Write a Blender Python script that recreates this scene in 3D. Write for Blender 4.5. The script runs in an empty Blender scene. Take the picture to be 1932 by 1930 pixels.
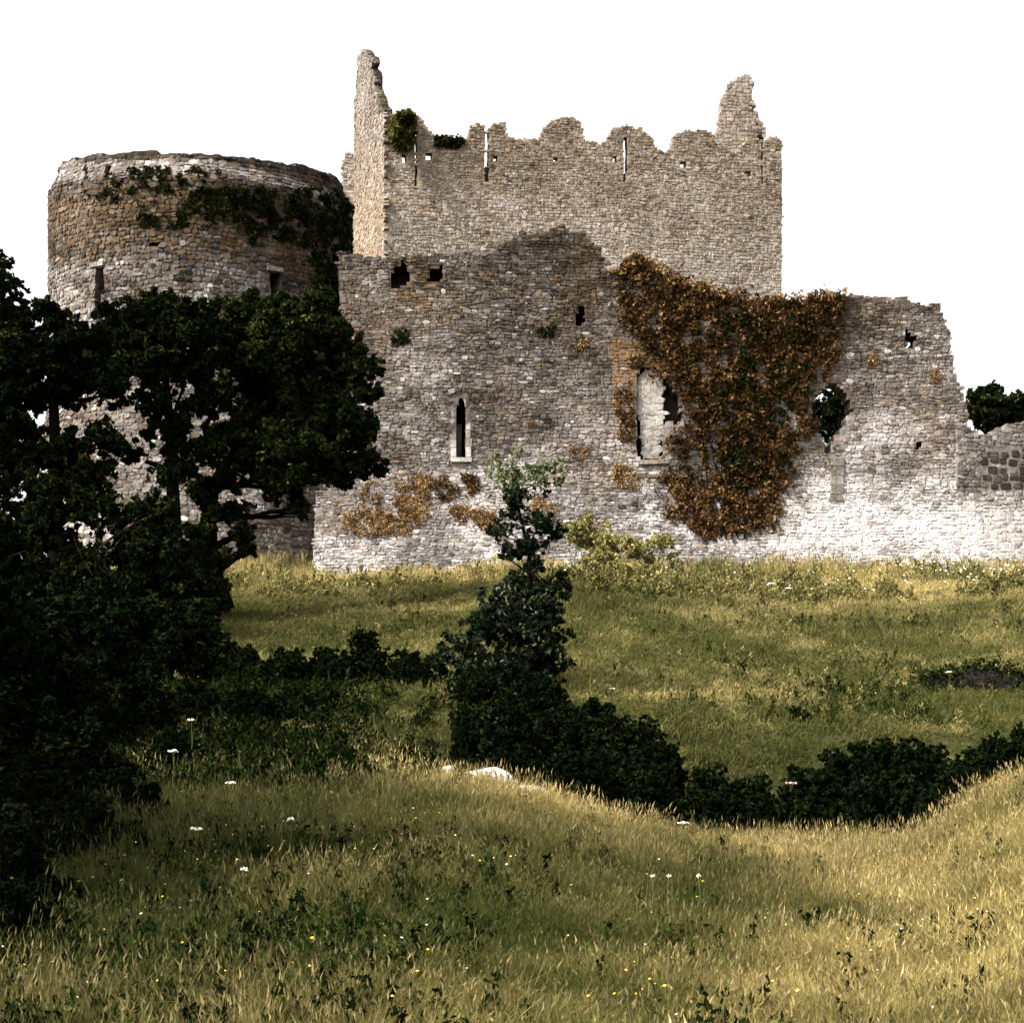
import bpy, math, random
import numpy as np
from mathutils import Vector, Matrix
from mathutils import noise as mnoise

C = bpy.context.scene.collection
SC = bpy.context.scene
R = math.radians
rng = np.random.default_rng(7)
random.seed(7)

# ------------------------------------------------------------------ camera
F = 4000.0          # focal length in units of a picture 1932 wide
HOR = 1400.0        # row of the horizon
EYE = 1.7
cam_d = bpy.data.cameras.new('camera')
cam = bpy.data.objects.new('camera', cam_d); C.objects.link(cam)
cam.location = (0, 0, EYE); cam.rotation_euler = (R(90), 0, 0)
cam_d.sensor_width = 36; cam_d.lens = 36*F/1932.0
cam_d.shift_y = (HOR-965)/1932.0
cam_d.clip_end = 6000; cam_d.clip_start = 0.1
SC.camera = cam

# ------------------------------------------------------------------ light
SUN_AZ, SUN_EL = -64.0, 46.0       # azimuth: 0 = from behind the camera, negative = from the left
w = bpy.data.worlds.new('World'); SC.world = w; w.use_nodes = True
nt = w.node_tree; nt.nodes.clear()
wo = nt.nodes.new('ShaderNodeOutputWorld'); bg = nt.nodes.new('ShaderNodeBackground')
sky = nt.nodes.new('ShaderNodeTexSky'); sky.sky_type = 'NISHITA'; sky.sun_disc = False
hs = nt.nodes.new('ShaderNodeHueSaturation'); hs.inputs['Saturation'].default_value = 0.10
sky.sun_elevation = R(SUN_EL)
sdir = Vector((math.sin(R(SUN_AZ))*math.cos(R(SUN_EL)), -math.cos(R(SUN_AZ))*math.cos(R(SUN_EL)), math.sin(R(SUN_EL))))
sky.sun_rotation = math.atan2(sdir.x, sdir.y)
sky.air_density = 1.0; sky.dust_density = 6.0; sky.ozone_density = 0.6; sky.altitude = 0
nt.links.new(sky.outputs[0], hs.inputs['Color']); nt.links.new(hs.outputs[0], bg.inputs['Color'])
bg.inputs['Strength'].default_value = 0.15
nt.links.new(bg.outputs[0], wo.inputs['Surface'])
sl = bpy.data.lights.new('sun', 'SUN'); so = bpy.data.objects.new('sun', sl); C.objects.link(so)
sl.energy = 3.0; sl.angle = R(0.5); sl.color = (1.0, 0.93, 0.82)
so.rotation_euler = sdir.to_track_quat('Z', 'Y').to_euler(); so.location = (-60, -30, 80)
SC.view_settings.view_transform = 'Standard'; SC.view_settings.look = 'None'
SC.view_settings.gamma = 1.0; SC.view_settings.use_curve_mapping = False
SC.view_settings.exposure = 1.7

# ------------------------------------------------------------------ helpers
def W(px, py, Y): return ((px-966)/F*Y, Y, EYE+(HOR-py)/F*Y)
def topx(x, y, z): return 966+F*x/y, HOR-F*(z-EYE)/y

def tag(o, label=None, cat=None, group=None, kind=None):
    if label: o['label'] = label
    if cat: o['category'] = cat
    if group: o['group'] = group
    if kind: o['kind'] = kind
    return o
def empty(name, loc=(0,0,0), rz=0):
    o = bpy.data.objects.new(name, None); o.empty_display_size = .3
    o.location = loc; o.rotation_euler = (0,0,rz); C.objects.link(o); return o
def link(name, me, mat=None, parent=None, world_verts=True):
    if mat and not me.materials: me.materials.append(mat)
    o = bpy.data.objects.new(name, me); C.objects.link(o)
    if parent is not None:
        o.parent = parent
        if world_verts:
            o.matrix_parent_inverse = Matrix.Translation(parent.location).inverted() if parent.rotation_euler[2] == 0 else parent.matrix_basis.inverted()
    return o
def mesh_np(name, V, Fc, smooth=False, attrs=None):
    """V (n,3); Fc (m,k) constant k, or a list of such arrays"""
    if not isinstance(Fc, list): Fc = [Fc]
    Fc = [f for f in Fc if len(f)]
    me = bpy.data.meshes.new(name)
    me.vertices.add(len(V)); me.vertices.foreach_set('co', np.ascontiguousarray(V, dtype=np.float32).ravel())
    idx = np.concatenate([f.ravel() for f in Fc]).astype(np.int32)
    cnt = np.concatenate([np.full(len(f), f.shape[1]) for f in Fc]).astype(np.int32)
    me.loops.add(len(idx)); me.loops.foreach_set('vertex_index', idx)
    me.polygons.add(len(cnt))
    st = np.concatenate([[0], np.cumsum(cnt)[:-1]]).astype(np.int32)
    me.polygons.foreach_set('loop_start', st)
    me.polygons.foreach_set('use_smooth', np.full(len(cnt), smooth))
    if attrs:
        for k, (typ, a) in attrs.items():
            at = me.attributes.new(k, typ, 'POINT')
            at.data.foreach_set('color' if typ == 'FLOAT_COLOR' else ('vector' if typ == 'FLOAT_VECTOR' else 'value'), np.ascontiguousarray(a, dtype=np.float32 if typ != 'INT' else np.int32).ravel())
    me.update(); me.validate(); return me
def inpoly(poly, x, y):
    x = np.asarray(x, float); y = np.asarray(y, float); r = np.zeros(x.shape, bool)
    n = len(poly)
    for i in range(n):
        x0, y0 = poly[i]; x1, y1 = poly[(i+1) % n]
        if y0 == y1: continue
        c = (y0 > y) != (y1 > y)
        r ^= c & (x < (x1-x0)*(y-y0)/(y1-y0)+x0)
    return r
def _h(i, j, k):
    v = (i.astype(np.int64)*374761393+j.astype(np.int64)*668265263+int(k)*1274126177) & 0xffffffff
    v = ((v ^ (v >> 13))*1274126177) & 0xffffffff
    return ((v ^ (v >> 16)) & 0xffff)/32767.5-1.0
def wob(x, y, s, seed=0.0):
    """fractal value noise, about -1..1"""
    x = np.asarray(x, float)*s*.5; y = np.asarray(y, float)*s*.5; x, y = np.broadcast_arrays(x, y)
    out = 0; amp = 1.0; k = int(abs(seed)*10)+1
    for o in range(4):
        xi = np.floor(x); yi = np.floor(y); u = x-xi; v = y-yi; u = u*u*(3-2*u); v = v*v*(3-2*v)
        a = _h(xi, yi, k+o)*(1-u)+_h(xi+1, yi, k+o)*u; b = _h(xi, yi+1, k+o)*(1-u)+_h(xi+1, yi+1, k+o)*u
        out = out+amp*(a*(1-v)+b*v); amp *= .55; x = x*2.03+7.1; y = y*2.03+3.7
    return out*.85
def smooth(a, b, x):
    t = np.clip((np.asarray(x, float)-a)/(b-a), 0, 1); return t*t*(3-2*t)

# ------------------------------------------------------------------ materials
def mk(name):
    m = bpy.data.materials.new(name); m.use_nodes = True; n = m.node_tree; b = n.nodes['Principled BSDF']
    b.inputs['Roughness'].default_value = .95
    b.inputs['Specular IOR Level'].default_value = .1
    return m, n, b
def N(n, t, **k):
    o = n.nodes.new(t)
    for a, v in k.items(): setattr(o, a, v)
    return o
def mixc(n, f, a, b, mode='MIX'):
    m = N(n, 'ShaderNodeMix', data_type='RGBA', blend_type=mode)
    for s, v in ((m.inputs[0], f), (m.inputs[6], a), (m.inputs[7], b)):
        if hasattr(v, 'links') or isinstance(v, bpy.types.NodeSocket): n.links.new(v, s)
        elif isinstance(v, (int, float)): s.default_value = v
        else: s.default_value = (*v, 1)
    return m.outputs[2]
def mth(n, op, a, b=0.0, clamp=False):
    m = N(n, 'ShaderNodeMath', operation=op); m.use_clamp = clamp
    for s, v in ((m.inputs[0], a), (m.inputs[1], b)):
        if isinstance(v, bpy.types.NodeSocket): n.links.new(v, s)
        else: s.default_value = v
    return m.outputs[0]
def ramp(n, f, stops):
    r = N(n, 'ShaderNodeValToRGB'); e = r.color_ramp.elements
    while len(e) < len(stops): e.new(.5)
    for i, (p, c) in enumerate(stops): e[i].position = p; e[i].color = (*c, 1)
    n.links.new(f, r.inputs[0]); return r.outputs[0]
def noi(n, vec, scale, detail=4, rough=.6):
    t = N(n, 'ShaderNodeTexNoise'); t.inputs['Scale'].default_value = scale; t.inputs['Detail'].default_value = detail
    t.inputs['Roughness'].default_value = rough
    n.links.new(vec, t.inputs['Vector']); return t.outputs['Fac']

def stone_mat(name, stain=(.12,.072,.03), dark=(.010,.009,.008), mid=(.118,.106,.098), light=(.40,.375,.36), bump=.6):
    m, n, b = mk(name)
    at = N(n, 'ShaderNodeAttribute', attribute_name='tint'); oi = N(n, 'ShaderNodeObjectInfo')
    geo = N(n, 'ShaderNodeNewGeometry')
    s1 = N(n, 'ShaderNodeSeparateColor'); n.links.new(at.outputs['Color'], s1.inputs[0])
    s2 = N(n, 'ShaderNodeSeparateColor'); n.links.new(oi.outputs['Color'], s2.inputs[0])
    tone = mth(n, 'ADD', s1.outputs[0], s2.outputs[0]); st = mth(n, 'ADD', s1.outputs[1], s2.outputs[1])
    P = geo.outputs['Position']
    n1 = noi(n, P, 2.2, 6, .7); n2 = noi(n, P, 14, 5, .7); n3 = noi(n, P, .45, 4, .6); n4 = noi(n, P, 5.0, 5, .75)
    t = mth(n, 'ADD', tone, mth(n, 'MULTIPLY', mth(n, 'SUBTRACT', n1, .5), .75))
    t = mth(n, 'ADD', t, mth(n, 'MULTIPLY', mth(n, 'SUBTRACT', n2, .5), .9))
    t = mth(n, 'ADD', t, mth(n, 'MULTIPLY', mth(n, 'SUBTRACT', n3, .5), .7), True)
    col = ramp(n, t, [(.0, dark), (.42, mid), (.9, light)])
    sf = mth(n, 'MULTIPLY', st, mth(n, 'MULTIPLY', mth(n, 'SUBTRACT', n4, .30), 3.2, True), True)
    sc = mixc(n, n1, stain, tuple(min(1, c*1.8) for c in stain))
    col = mixc(n, sf, col, sc)
    n.links.new(col, b.inputs['Base Color'])
    bp = N(n, 'ShaderNodeBump'); bp.inputs['Strength'].default_value = bump; bp.inputs['Distance'].default_value = .05
    n.links.new(mth(n, 'ADD', n2, n4), bp.inputs['Height']); n.links.new(bp.outputs[0], b.inputs['Normal'])
    return m
M_STONE = stone_mat('rubble_limestone')
M_KEEP = stone_mat('keep_limestone', stain=(.20,.125,.055), mid=(.150,.130,.112), light=(.37,.335,.30))

def leaf_mat(name, a, b_, c=None, ns=1.2, transl=.15):
    m, n, b = mk(name)
    at = N(n, 'ShaderNodeAttribute', attribute_name='rnd'); geo = N(n, 'ShaderNodeNewGeometry')
    n1 = noi(n, geo.outputs['Position'], ns, 3, .6)
    f = mth(n, 'ADD', mth(n, 'MULTIPLY', at.outputs['Fac'], .55), mth(n, 'MULTIPLY', mth(n, 'SUBTRACT', n1, .28), 1.1), True)
    col = ramp(n, f, [(.15, a), (.6, b_), (.97, c or b_)])
    n.links.new(col, b.inputs['Base Color'])
    b.inputs['Roughness'].default_value = .9; b.inputs['Specular IOR Level'].default_value = 0
    if transl:
        tr = N(n, 'ShaderNodeBsdfTranslucent'); n.links.new(col, tr.inputs[0])
        mx = N(n, 'ShaderNodeMixShader'); mx.inputs[0].default_value = transl
        n.links.new(b.outputs[0], mx.inputs[1]); n.links.new(tr.outputs[0], mx.inputs[2])
        n.links.new(mx.outputs[0], n.nodes['Material Output'].inputs[0])
    return m
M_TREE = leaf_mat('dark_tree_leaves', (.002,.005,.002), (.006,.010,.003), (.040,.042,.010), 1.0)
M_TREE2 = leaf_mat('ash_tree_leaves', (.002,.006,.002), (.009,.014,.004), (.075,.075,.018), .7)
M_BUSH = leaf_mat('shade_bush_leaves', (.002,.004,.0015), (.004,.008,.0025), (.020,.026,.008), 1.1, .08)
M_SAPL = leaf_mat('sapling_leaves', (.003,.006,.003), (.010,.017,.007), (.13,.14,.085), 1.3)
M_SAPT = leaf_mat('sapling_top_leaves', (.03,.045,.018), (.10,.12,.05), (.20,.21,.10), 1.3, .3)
M_IVY = leaf_mat('tower_ivy_leaves', (.004,.007,.002), (.010,.014,.004), (.07,.055,.02), 1.5, .05)
M_DEAD = leaf_mat('dead_creeper_leaves', (.007,.006,.002), (.068,.035,.013), (.21,.125,.055), 1.4, .1)
M_DRY = leaf_mat('dry_wall_plant_leaves', (.07,.038,.013), (.19,.11,.04), (.36,.25,.11), 2.0, .2)
M_YEL = leaf_mat('yellow_blossom', (.09,.09,.022), (.26,.23,.075), (.52,.45,.20), 2.0, .2)
M_GRN = leaf_mat('green_shrub_leaves', (.014,.018,.004), (.060,.060,.015), (.17,.15,.045), 2.0)
def flat(name, col, rough=.9, var=.5, sc=20):
    m, n, b = mk(name); geo = N(n, 'ShaderNodeNewGeometry')
    f = noi(n, geo.outputs['Position'], sc, 4, .65)
    b.inputs['Specular IOR Level'].default_value = 0
    n.links.new(mixc(n, f, tuple(c*(1-var) for c in col), tuple(min(1, c*(1+var)) for c in col)), b.inputs['Base Color'])
    b.inputs['Roughness'].default_value = rough; return m
M_BARK = flat('bark', (.0045,.0038,.003), var=.6)
M_BARKL = flat('pale_bark', (.10,.075,.045), var=.4)
M_DARK = flat('painted_void_dark', (.005,.0045,.004))  # near-black colour paints the darkness inside slits and windows
M_PALE = stone_mat('dressed_pale_stone', mid=(.24,.22,.20), light=(.55,.51,.47), bump=.2)
M_BOULD = flat('pale_boulder', (.36,.33,.30), var=.35, sc=6)
M_WHITE = flat('white_petals', (.82,.78,.62), var=.15)
M_YELLOW = flat('yellow_petals', (.75,.50,.07), var=.2)
M_PINK = flat('pink_petals', (.72,.36,.34), var=.3)
M_STEM = flat('green_stems', (.07,.08,.03))
M_PEAT = flat('dark_heath', (.011,.008,.008), var=.6, sc=5)

# ------------------------------------------------------------------ terrain
_px = np.array([-800, 0, 300, 640, 850, 1000, 1100, 1300, 1500, 1700, 1790, 1860, 1932, 2100, 2600])
_py = np.array([1480, 1500, 1505, 1490, 1475, 1512, 1552, 1590, 1603, 1608, 1570, 1508, 1478, 1450, 1430])
YC = 31.0
_cx = (_px-966)/F*YC; _cz = EYE-(_py-HOR)/F*YC
def ground(x, y):
    x = np.asarray(x, float); y = np.asarray(y, float)
    zc = np.interp(x*YC/np.maximum(y, 14), _cx, _cz)
    zc = np.where(y > YC, np.interp(x, _cx, _cz), zc)
    near = zc*smooth(8, 31, y)**.9
    zf0 = np.interp(x, [-30, -4, 1, 6, 30], [2.2, 2.5, 2.5, 1.9, 1.9])
    zfar = zf0+(y-44)*((8.15-zf0)/40.0)
    zfar = zfar+.25*np.sin(x*.33+1)*smooth(44, 52, y)*(1-smooth(72, 84, y))
    dep = smooth(-3.4, -.6, x)
    floor = -.9
    t1 = smooth(31.0, 33.5, y); t2 = smooth(38.5, 43.5, y)
    dz = zc*(1-t1)+floor*t1; dz = dz*(1-t2)+zfar*t2
    t3 = smooth(31, 44, y); nz = zc*(1-t3)+zfar*t3
    mid = nz*(1-dep)+dz*dep
    z = np.where(y < YC, near, mid)
    back = 8.15+(y-84)*.02
    z = np.where(y > 84, back, z)
    z = np.where(y > 125, 8.97-(y-125)*.12*(1-smooth(160, 260, y)*.6), z)
    z = np.where(y > 125, np.maximum(z, -3), z)
    z = z+.10*wob(x, y, 1.3, 1)+.10*wob(x, y, .3, 2)*smooth(5, 15, y)
    return z
def gz(x, y): return float(ground(x, y))
def graded(a, b, d0, far, g):
    v = list(np.arange(a, b, d0)); s = d0; t = b
    while t < far: v.append(t); s *= g; t += s
    v.append(far); u = []; s = d0; t = a
    while t > -far: u.append(t); s *= g; t -= s
    return np.array(sorted(set(u[1:]+v)))
xs = graded(-26, 26, .35, 2500, 1.25); ys = graded(-4, 92, .35, 2500, 1.25)
GX, GY = np.meshgrid(xs, ys); GZ = ground(GX, np.maximum(GY, 0.0))
nx, ny = len(xs), len(ys)
I = (np.arange(ny-1)[:, None]*nx+np.arange(nx-1)[None, :]).ravel()
me = mesh_np('ground', np.stack([GX, GY, GZ], -1).reshape(-1, 3), np.stack([I, I+1, I+1+nx, I+nx], 1), True)
m, n, b = mk('meadow_soil'); geo = N(n, 'ShaderNodeNewGeometry')
a1 = noi(n, geo.outputs['Position'], .5, 6, .7); a2 = noi(n, geo.outputs['Position'], 9, 5, .7)
n.links.new(mixc(n, a2, ramp(n, a1, [(.3, (.018,.023,.005)), (.7, (.06,.055,.016))]), (.008,.008,.003)), b.inputs['Base Color'])
tag(link('ground', me, m), kind='structure')

# ------------------------------------------------------------------ masonry
def stone_unit(seed):
    """irregular eight-cornered rubble stone; x, outward, z"""
    r = np.random.default_rng(seed)
    th = (np.arange(8)+.5)*math.pi/4+r.uniform(-.2, .2, 8)
    k = 1/np.maximum(np.abs(np.cos(th)), np.abs(np.sin(th)))
    rad = .5*np.minimum(k, r.uniform(1.12, 1.42, 8))*r.uniform(.84, 1.06, 8)
    ou = np.stack([np.cos(th)*rad, np.sin(th)*rad], 1)
    tx, tz = r.uniform(-.5, .5, 2)
    fr = np.concatenate([ou*.84+r.uniform(-.05, .05, (8, 2)), (1+ou[:, :1]*tx+ou[:, 1:]*tz+r.uniform(-.12, .12, (8, 1)))], 1)
    ri = np.concatenate([ou, (.42+r.uniform(-.15, .15, (8, 1)))], 1)
    ba = np.concatenate([ou*.95, np.full((8, 1), -4.0)], 1)
    ce_ = np.array([[0, 0, 1.05]])
    v = np.concatenate([fr, ri, ba, ce_])[:, [0, 2, 1]]
    f = []
    for i in range(8):
        j = (i+1) % 8; f += [[8+i,8+j,j,i], [16+i,16+j,8+j,8+i]]
        if i % 2 == 0: f.append([i, j, (j+1) % 8, 24])
    return v, np.array(f)
NV = 25
UNITS = [stone_unit(s) for s in range(14)]
# local axes: x along the wall, y outward, z up -> left handed for outward y, so faces are flipped
UNITS = [(v, f[:, ::-1]) for v, f in UNITS]

def wall_grid(name, mapf, s0, s1, z0, z1, mask, thick, cell, mat, parent, tone=.25, stain=.2, tint=None):
    ns = int((s1-s0)/cell)+1; nz = int((z1-z0)/cell)+1
    S = np.linspace(s0, s1, ns+1); Z = np.linspace(z0, z1, nz+1)
    SS, ZZ = np.meshgrid(S, Z)
    jit = cell*.28
    JS = SS+jit*wob(SS*9, ZZ*9, 1.0, 3); JZ = ZZ+jit*wob(ZZ*9, SS*9, 1.0, 8)
    Fv = mapf(JS.ravel(), JZ.ravel(), np.zeros(SS.size)); Bv = mapf(JS.ravel(), JZ.ravel(), np.full(SS.size, -thick))
    cs = (S[:-1]+S[1:])/2; cz = (Z[:-1]+Z[1:])/2; CS, CZ = np.meshgrid(cs, cz)
    cp = mapf(CS.ravel(), CZ.ravel(), np.zeros(CS.size)); px, py = topx(cp[:,0], cp[:,1], cp[:,2])
    ins = mask(CS.ravel(), CZ.ravel(), px, py).reshape(nz, ns)
    w_ = ns+1; nv = w_*(nz+1)
    J, K = np.nonzero(ins); b0 = J*w_+K
    front = np.stack([b0, b0+1, b0+1+w_, b0+w_], 1); back = front[:, ::-1]+nv
    sides = []
    P = np.pad(ins, 1)
    for dj, dk, o1, o2 in ((0,-1,0,w_), (0,1,w_+1,1), (-1,0,1,0), (1,0,w_,w_+1)):
        e = ins & ~P[1+dj:1+dj+nz, 1+dk:1+dk+ns]; j, k = np.nonzero(e); c = j*w_+k
        sides.append(np.stack([c+o1, c+o2, c+o2+nv, c+o1+nv], 1)[:, ::-1])
    V = np.concatenate([Fv, Bv]); Fc = np.concatenate([front, back]+sides)
    used = np.unique(Fc); rem = -np.ones(len(V), int); rem[used] = np.arange(len(used))
    at = None
    if tint is not None:
        ux, uy = topx(*np.maximum(V[used], [-1e9, 1, -1e9]).T); tt, ss = tint(ux, uy, np.random.default_rng(3)); c4 = np.zeros((len(used), 4)); c4[:, 0] = tt-.04; c4[:, 1] = ss; c4[:, 3] = 1
        at = {'tint': ('FLOAT_COLOR', c4)}; tone = stain = 0
    me = mesh_np(name, V[used], rem[Fc], attrs=at)
    o = link(name, me, mat, parent); o.color = (tone, stain, 0, 1); return o

def masonry(mapf, s0, s1, z0, z1, mask, hole, tint, mat, parent, course=(.08,.17), width=(.10,.40), proud=(.012,.055), seed=1, drop=.015, nbig=300, name='stone', gap=1.0, units=None):
    units = units or UNITS
    r = np.random.default_rng(seed)
    L = []
    z = z0
    while z < z1:
        h = r.uniform(*course); s = s0+r.uniform(-.3, 0)
        while s < s1:
            w_ = r.uniform(*width)*(.7+.3*h/course[1])
            L.append((s+w_/2, z+h/2, w_, h)); s += w_
        z += h
    L = np.array(L); s, z, w_, h = L.T
    z = z+.10*wob(s, z*.6, .8, seed)+.35*h*wob(s, z, 6, seed+2)     # courses wander
    w_ = w_*r.uniform(.8, 1.15, len(s)); h = h*r.uniform(.72, 1.28, len(s))
    c = mapf(s, z, np.zeros(len(s))); px, py = topx(c[:,0], c[:,1], c[:,2])
    ok = mask(s, z, px, py) & (r.random(len(s)) > drop)
    for a in (-.42, .42):
        for b_ in (-.42, .42):
            q = mapf(s+w_*a, z+h*b_, np.zeros(len(s))); qx, qy = topx(q[:,0], q[:,1], q[:,2]); ok &= ~hole(qx, qy)
    s, z, w_, h, c, px, py = [v[ok] for v in (s, z, w_, h, c, px, py)]
    e = 1e-2; n_ = len(s)
    es = mapf(s+e, z, np.zeros(n_))-mapf(s-e, z, np.zeros(n_)); es /= np.linalg.norm(es, axis=1)[:, None]
    ez = mapf(s, z+e, np.zeros(n_))-mapf(s, z-e, np.zeros(n_)); ez /= np.linalg.norm(ez, axis=1)[:, None]
    en = mapf(s, z, np.full(n_, .1))-c; en /= np.linalg.norm(en, axis=1)[:, None]
    sx = w_*gap*r.uniform(.94, 1.05, n_); sz = h*gap*r.uniform(.92, 1.06, n_); sy = r.uniform(*proud, n_)
    roll = r.normal(0, .07, n_); tlt = r.normal(0, .16, n_); yaw = r.normal(0, .16, n_)
    es2 = es*np.cos(roll)[:,None]+ez*np.sin(roll)[:,None]; ez2 = ez*np.cos(roll)[:,None]-es*np.sin(roll)[:,None]
    en2 = en+ez2*tlt[:,None]+es2*yaw[:,None]; en2 /= np.linalg.norm(en2, axis=1)[:,None]
    tone, stain = tint(px, py, r)
    var = r.integers(0, len(units), n_)
    order = np.argsort(-(w_*h)); big = order[:nbig]; rest = order[nbig:]
    V = []; Fc = []; T = []; off = 0
    for k, (uv, uf) in enumerate(units):
        ids = rest[var[rest] == k]
        if not len(ids): continue
        v = (c[ids][:,None,:]+uv[None,:,0:1]*(sx[ids][:,None,None]*es2[ids][:,None,:])
             +uv[None,:,1:2]*(sy[ids][:,None,None]*en2[ids][:,None,:])+uv[None,:,2:3]*(sz[ids][:,None,None]*ez2[ids][:,None,:]))
        V.append(v.reshape(-1,3)); Fc.append((uf[None]+off+np.arange(len(ids))[:,None,None]*NV).reshape(-1,4)); off += NV*len(ids)
        t = np.zeros((len(ids), NV, 4)); t[:,:,0] = tone[ids][:,None]; t[:,:,1] = stain[ids][:,None]; t[:,:,3] = 1; T.append(t.reshape(-1,4))
    if V:
        me = mesh_np('masonry', np.concatenate(V), np.concatenate(Fc), attrs={'tint': ('FLOAT_COLOR', np.concatenate(T))})
        o = link('masonry', me, mat, parent); o['kind'] = 'stuff'; o.color = (0,0,0,1)
    key = mat.name+name
    if key not in unit_meshes:
        unit_meshes[key] = [mesh_np(name, uv, uf) for uv, uf in units]
        for q in unit_meshes[key]: q.materials.append(mat)
    for i in big:
        o = bpy.data.objects.new(name, unit_meshes[key][var[i]])
        mt = Matrix(((*(es2[i]*sx[i]),0), (*(en2[i]*sy[i]),0), (*(ez2[i]*sz[i]),0), (0,0,0,1))).transposed()
        mt.translation = Vector(c[i])
        C.objects.link(o); o.parent = parent; o.matrix_parent_inverse = Matrix.Translation(-Vector(parent.location))
        o.matrix_basis = mt
        o.color = (float(tone[i]), float(stain[i]), 0, 1)
    return n_
unit_meshes = {}
def block_unit(seed):
    v, f = stone_unit(seed); r = np.random.default_rng(seed+50)
    th = (np.arange(8)+.5)*math.pi/4; k = 1/np.maximum(np.abs(np.cos(th)), np.abs(np.sin(th)))
    o = np.stack([np.cos(th)*np.minimum(k, 1.6)*.5, np.sin(th)*np.minimum(k, 1.6)*.5], 1)
    o = np.array([(.46,.2),(.2,.46),(-.2,.46),(-.46,.2),(-.46,-.2),(-.2,-.46),(.2,-.46),(.46,-.2)]); o = np.where(np.abs(o) < .3, np.sign(o)*.36, o)+r.uniform(-.03, .03, (8, 2))
    v = v.copy(); v[0:8, 0] = o[:, 0]*.9; v[0:8, 2] = o[:, 1]*.9; v[8:16, 0] = o[:, 0]; v[8:16, 2] = o[:, 1]; v[16:24, 0] = o[:, 0]; v[16:24, 2] = o[:, 1]
    return v, f

# ---- curtain wall
YW = 85.0
ZB = W(0, 893, YW)[2]
curt_top = [(640,478),(700,484),(728,491),(780,486),(830,480),(870,478),(938,479),(945,456),(975,450),(985,438),(1010,443),(1040,432),(1062,430),(1082,441),(1110,444),(1132,470),(1140,505),(1166,514),(1182,494),(1200,480),(1228,494),(1260,520),(1292,536),(1330,545),(1385,562),(1432,582),(1462,572),(1560,561),(1592,555),(1640,559),(1662,563),(1700,560),(1722,572),(1750,576),(1770,575),(1778,602),(1792,632),(1796,652),(1799,690),(1812,735),(1822,760),(1826,815),(1850,830)]
curt = curt_top+[(1850,1110),(593,1110),(594,960),(602,925),(622,900),(640,893)]
h_lancet = [(860,862),(860,770),(864,756),(870,747),(876,756),(879,770),(879,862)]
h_small = [(1086,612),(1086,590),(1092,580),(1102,580),(1101,611)]
h_big = [(1203,862),(1200,720),(1205,700),(1222,690),(1240,694),(1258,712),(1272,735),(1284,760),(1288,790),(1276,800),(1262,796),(1254,800),(1246,866),(1214,868)]
h_tree = [(1533,762),(1548,735),(1564,723),(1580,722),(1590,738),(1604,758),(1608,775),(1600,795),(1584,815),(1572,828),(1566,860),(1558,860),(1556,830),(1540,815),(1532,800)]
h_sq = [(1703,630),(1712,622),(1727,634),(1728,654),(1714,656),(1708,648)]
h_slit = [(1729,849),(1729,833),(1737,833),(1736,849)]
h_a = [(738,540),(744,505),(758,492),(772,510),(770,535),(752,545)]
h_b = [(808,532),(810,508),(834,504),(836,522),(822,534)]
thru = [h_lancet, h_small, h_tree, h_sq, h_slit]
blind = [h_a, h_b, h_big]
def cmap(s, z, d):
    s = np.asarray(s, float)
    hb = np.maximum(0, ZB-z); bat = .46*hb*hb/(hb+.9)+np.where(z < ZB, .10, 0)*(1-smooth(W(1230,0,YW)[0], W(1260,0,YW)[0], s))
    y = YW-bat-d+.18*np.sin(s*.5)*smooth(ZB, ZB+3, z)
    return np.stack([s, y, z], -1)
def jag(px, py, a=3.5): return px+a*wob(px, py, .09, 4), py+a*wob(py, px, .11, 9)
def cmask(s, z, px, py):
    jx, jy = jag(px, py); r = inpoly(curt, jx, jy)
    hx, hy = px+3*wob(px, py, .25, 21), py+3*wob(px, py, .25, 22)
    for h in thru[1:]+blind: r &= ~inpoly(h, hx, hy)
    r &= ~inpoly(h_lancet, px, py)
    return r
def cmask_s(s, z, px, py): return inpoly(curt, *jag(px, py, 5))
def chole(px, py):
    r = np.zeros(px.shape, bool)
    hx, hy = px+3*wob(px, py, .25, 21), py+3*wob(px, py, .25, 22)
    for h in thru[1:]+blind: r |= inpoly(h, hx, hy)
    r |= inpoly([(851,866),(851,766),(858,748),(869,739),(880,748),(887,766),(887,866)], px, py)
    return r
def ctint(px, py, r):
    n_ = len(px)
    t = np.interp(py, [480, 560, 640, 760, 880, 900, 960, 1060], [.10,.20,.30,.38,.47,.50,.50,.54])
    t += .16*wob(px, py, .02, 2)+.26*smooth(1430, 1540, px)*smooth(880, 1000, py)+.04*smooth(1480, 1600, px)  # right base raised: lime, plus sunlight on the batter put into the tone
    t -= .10*np.exp(-((px-1165)/90)**2-((py-950)/55)**2)
    t += .13*np.exp(-((px-1093)/50)**2-((py-605)/18)**2)
    t += .06*wob(px, py, .02, 1)
    t += .14*wob(px, py*1.6, .06, 7)+r.normal(0, .085, n_)
    wht = r.random(n_) < .035; t[wht] += .34
    blk = r.random(n_) < .09; t[blk] -= .2
    st = .16+.22*np.maximum(0, wob(px, py, .025, 6))+(r.random(n_) < .06)*.6
    st += .5*np.exp(-((px-800)/100)**2-((py-575)/60)**2)*(r.random(n_) < .5)
    st += .9*inpoly([(1150,640),(1210,640),(1260,690),(1200,700),(1200,840),(1160,830)], px, py)
    st -= .15*smooth(880, 950, py)
    return np.clip(t, .02, 1.1), np.clip(st, 0, 1)
X0 = W(585, 0, YW)[0]; X1 = W(1855, 0, YW)[0]; ZT = W(0, 425, YW)[2]; ZL = 7.2
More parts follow.
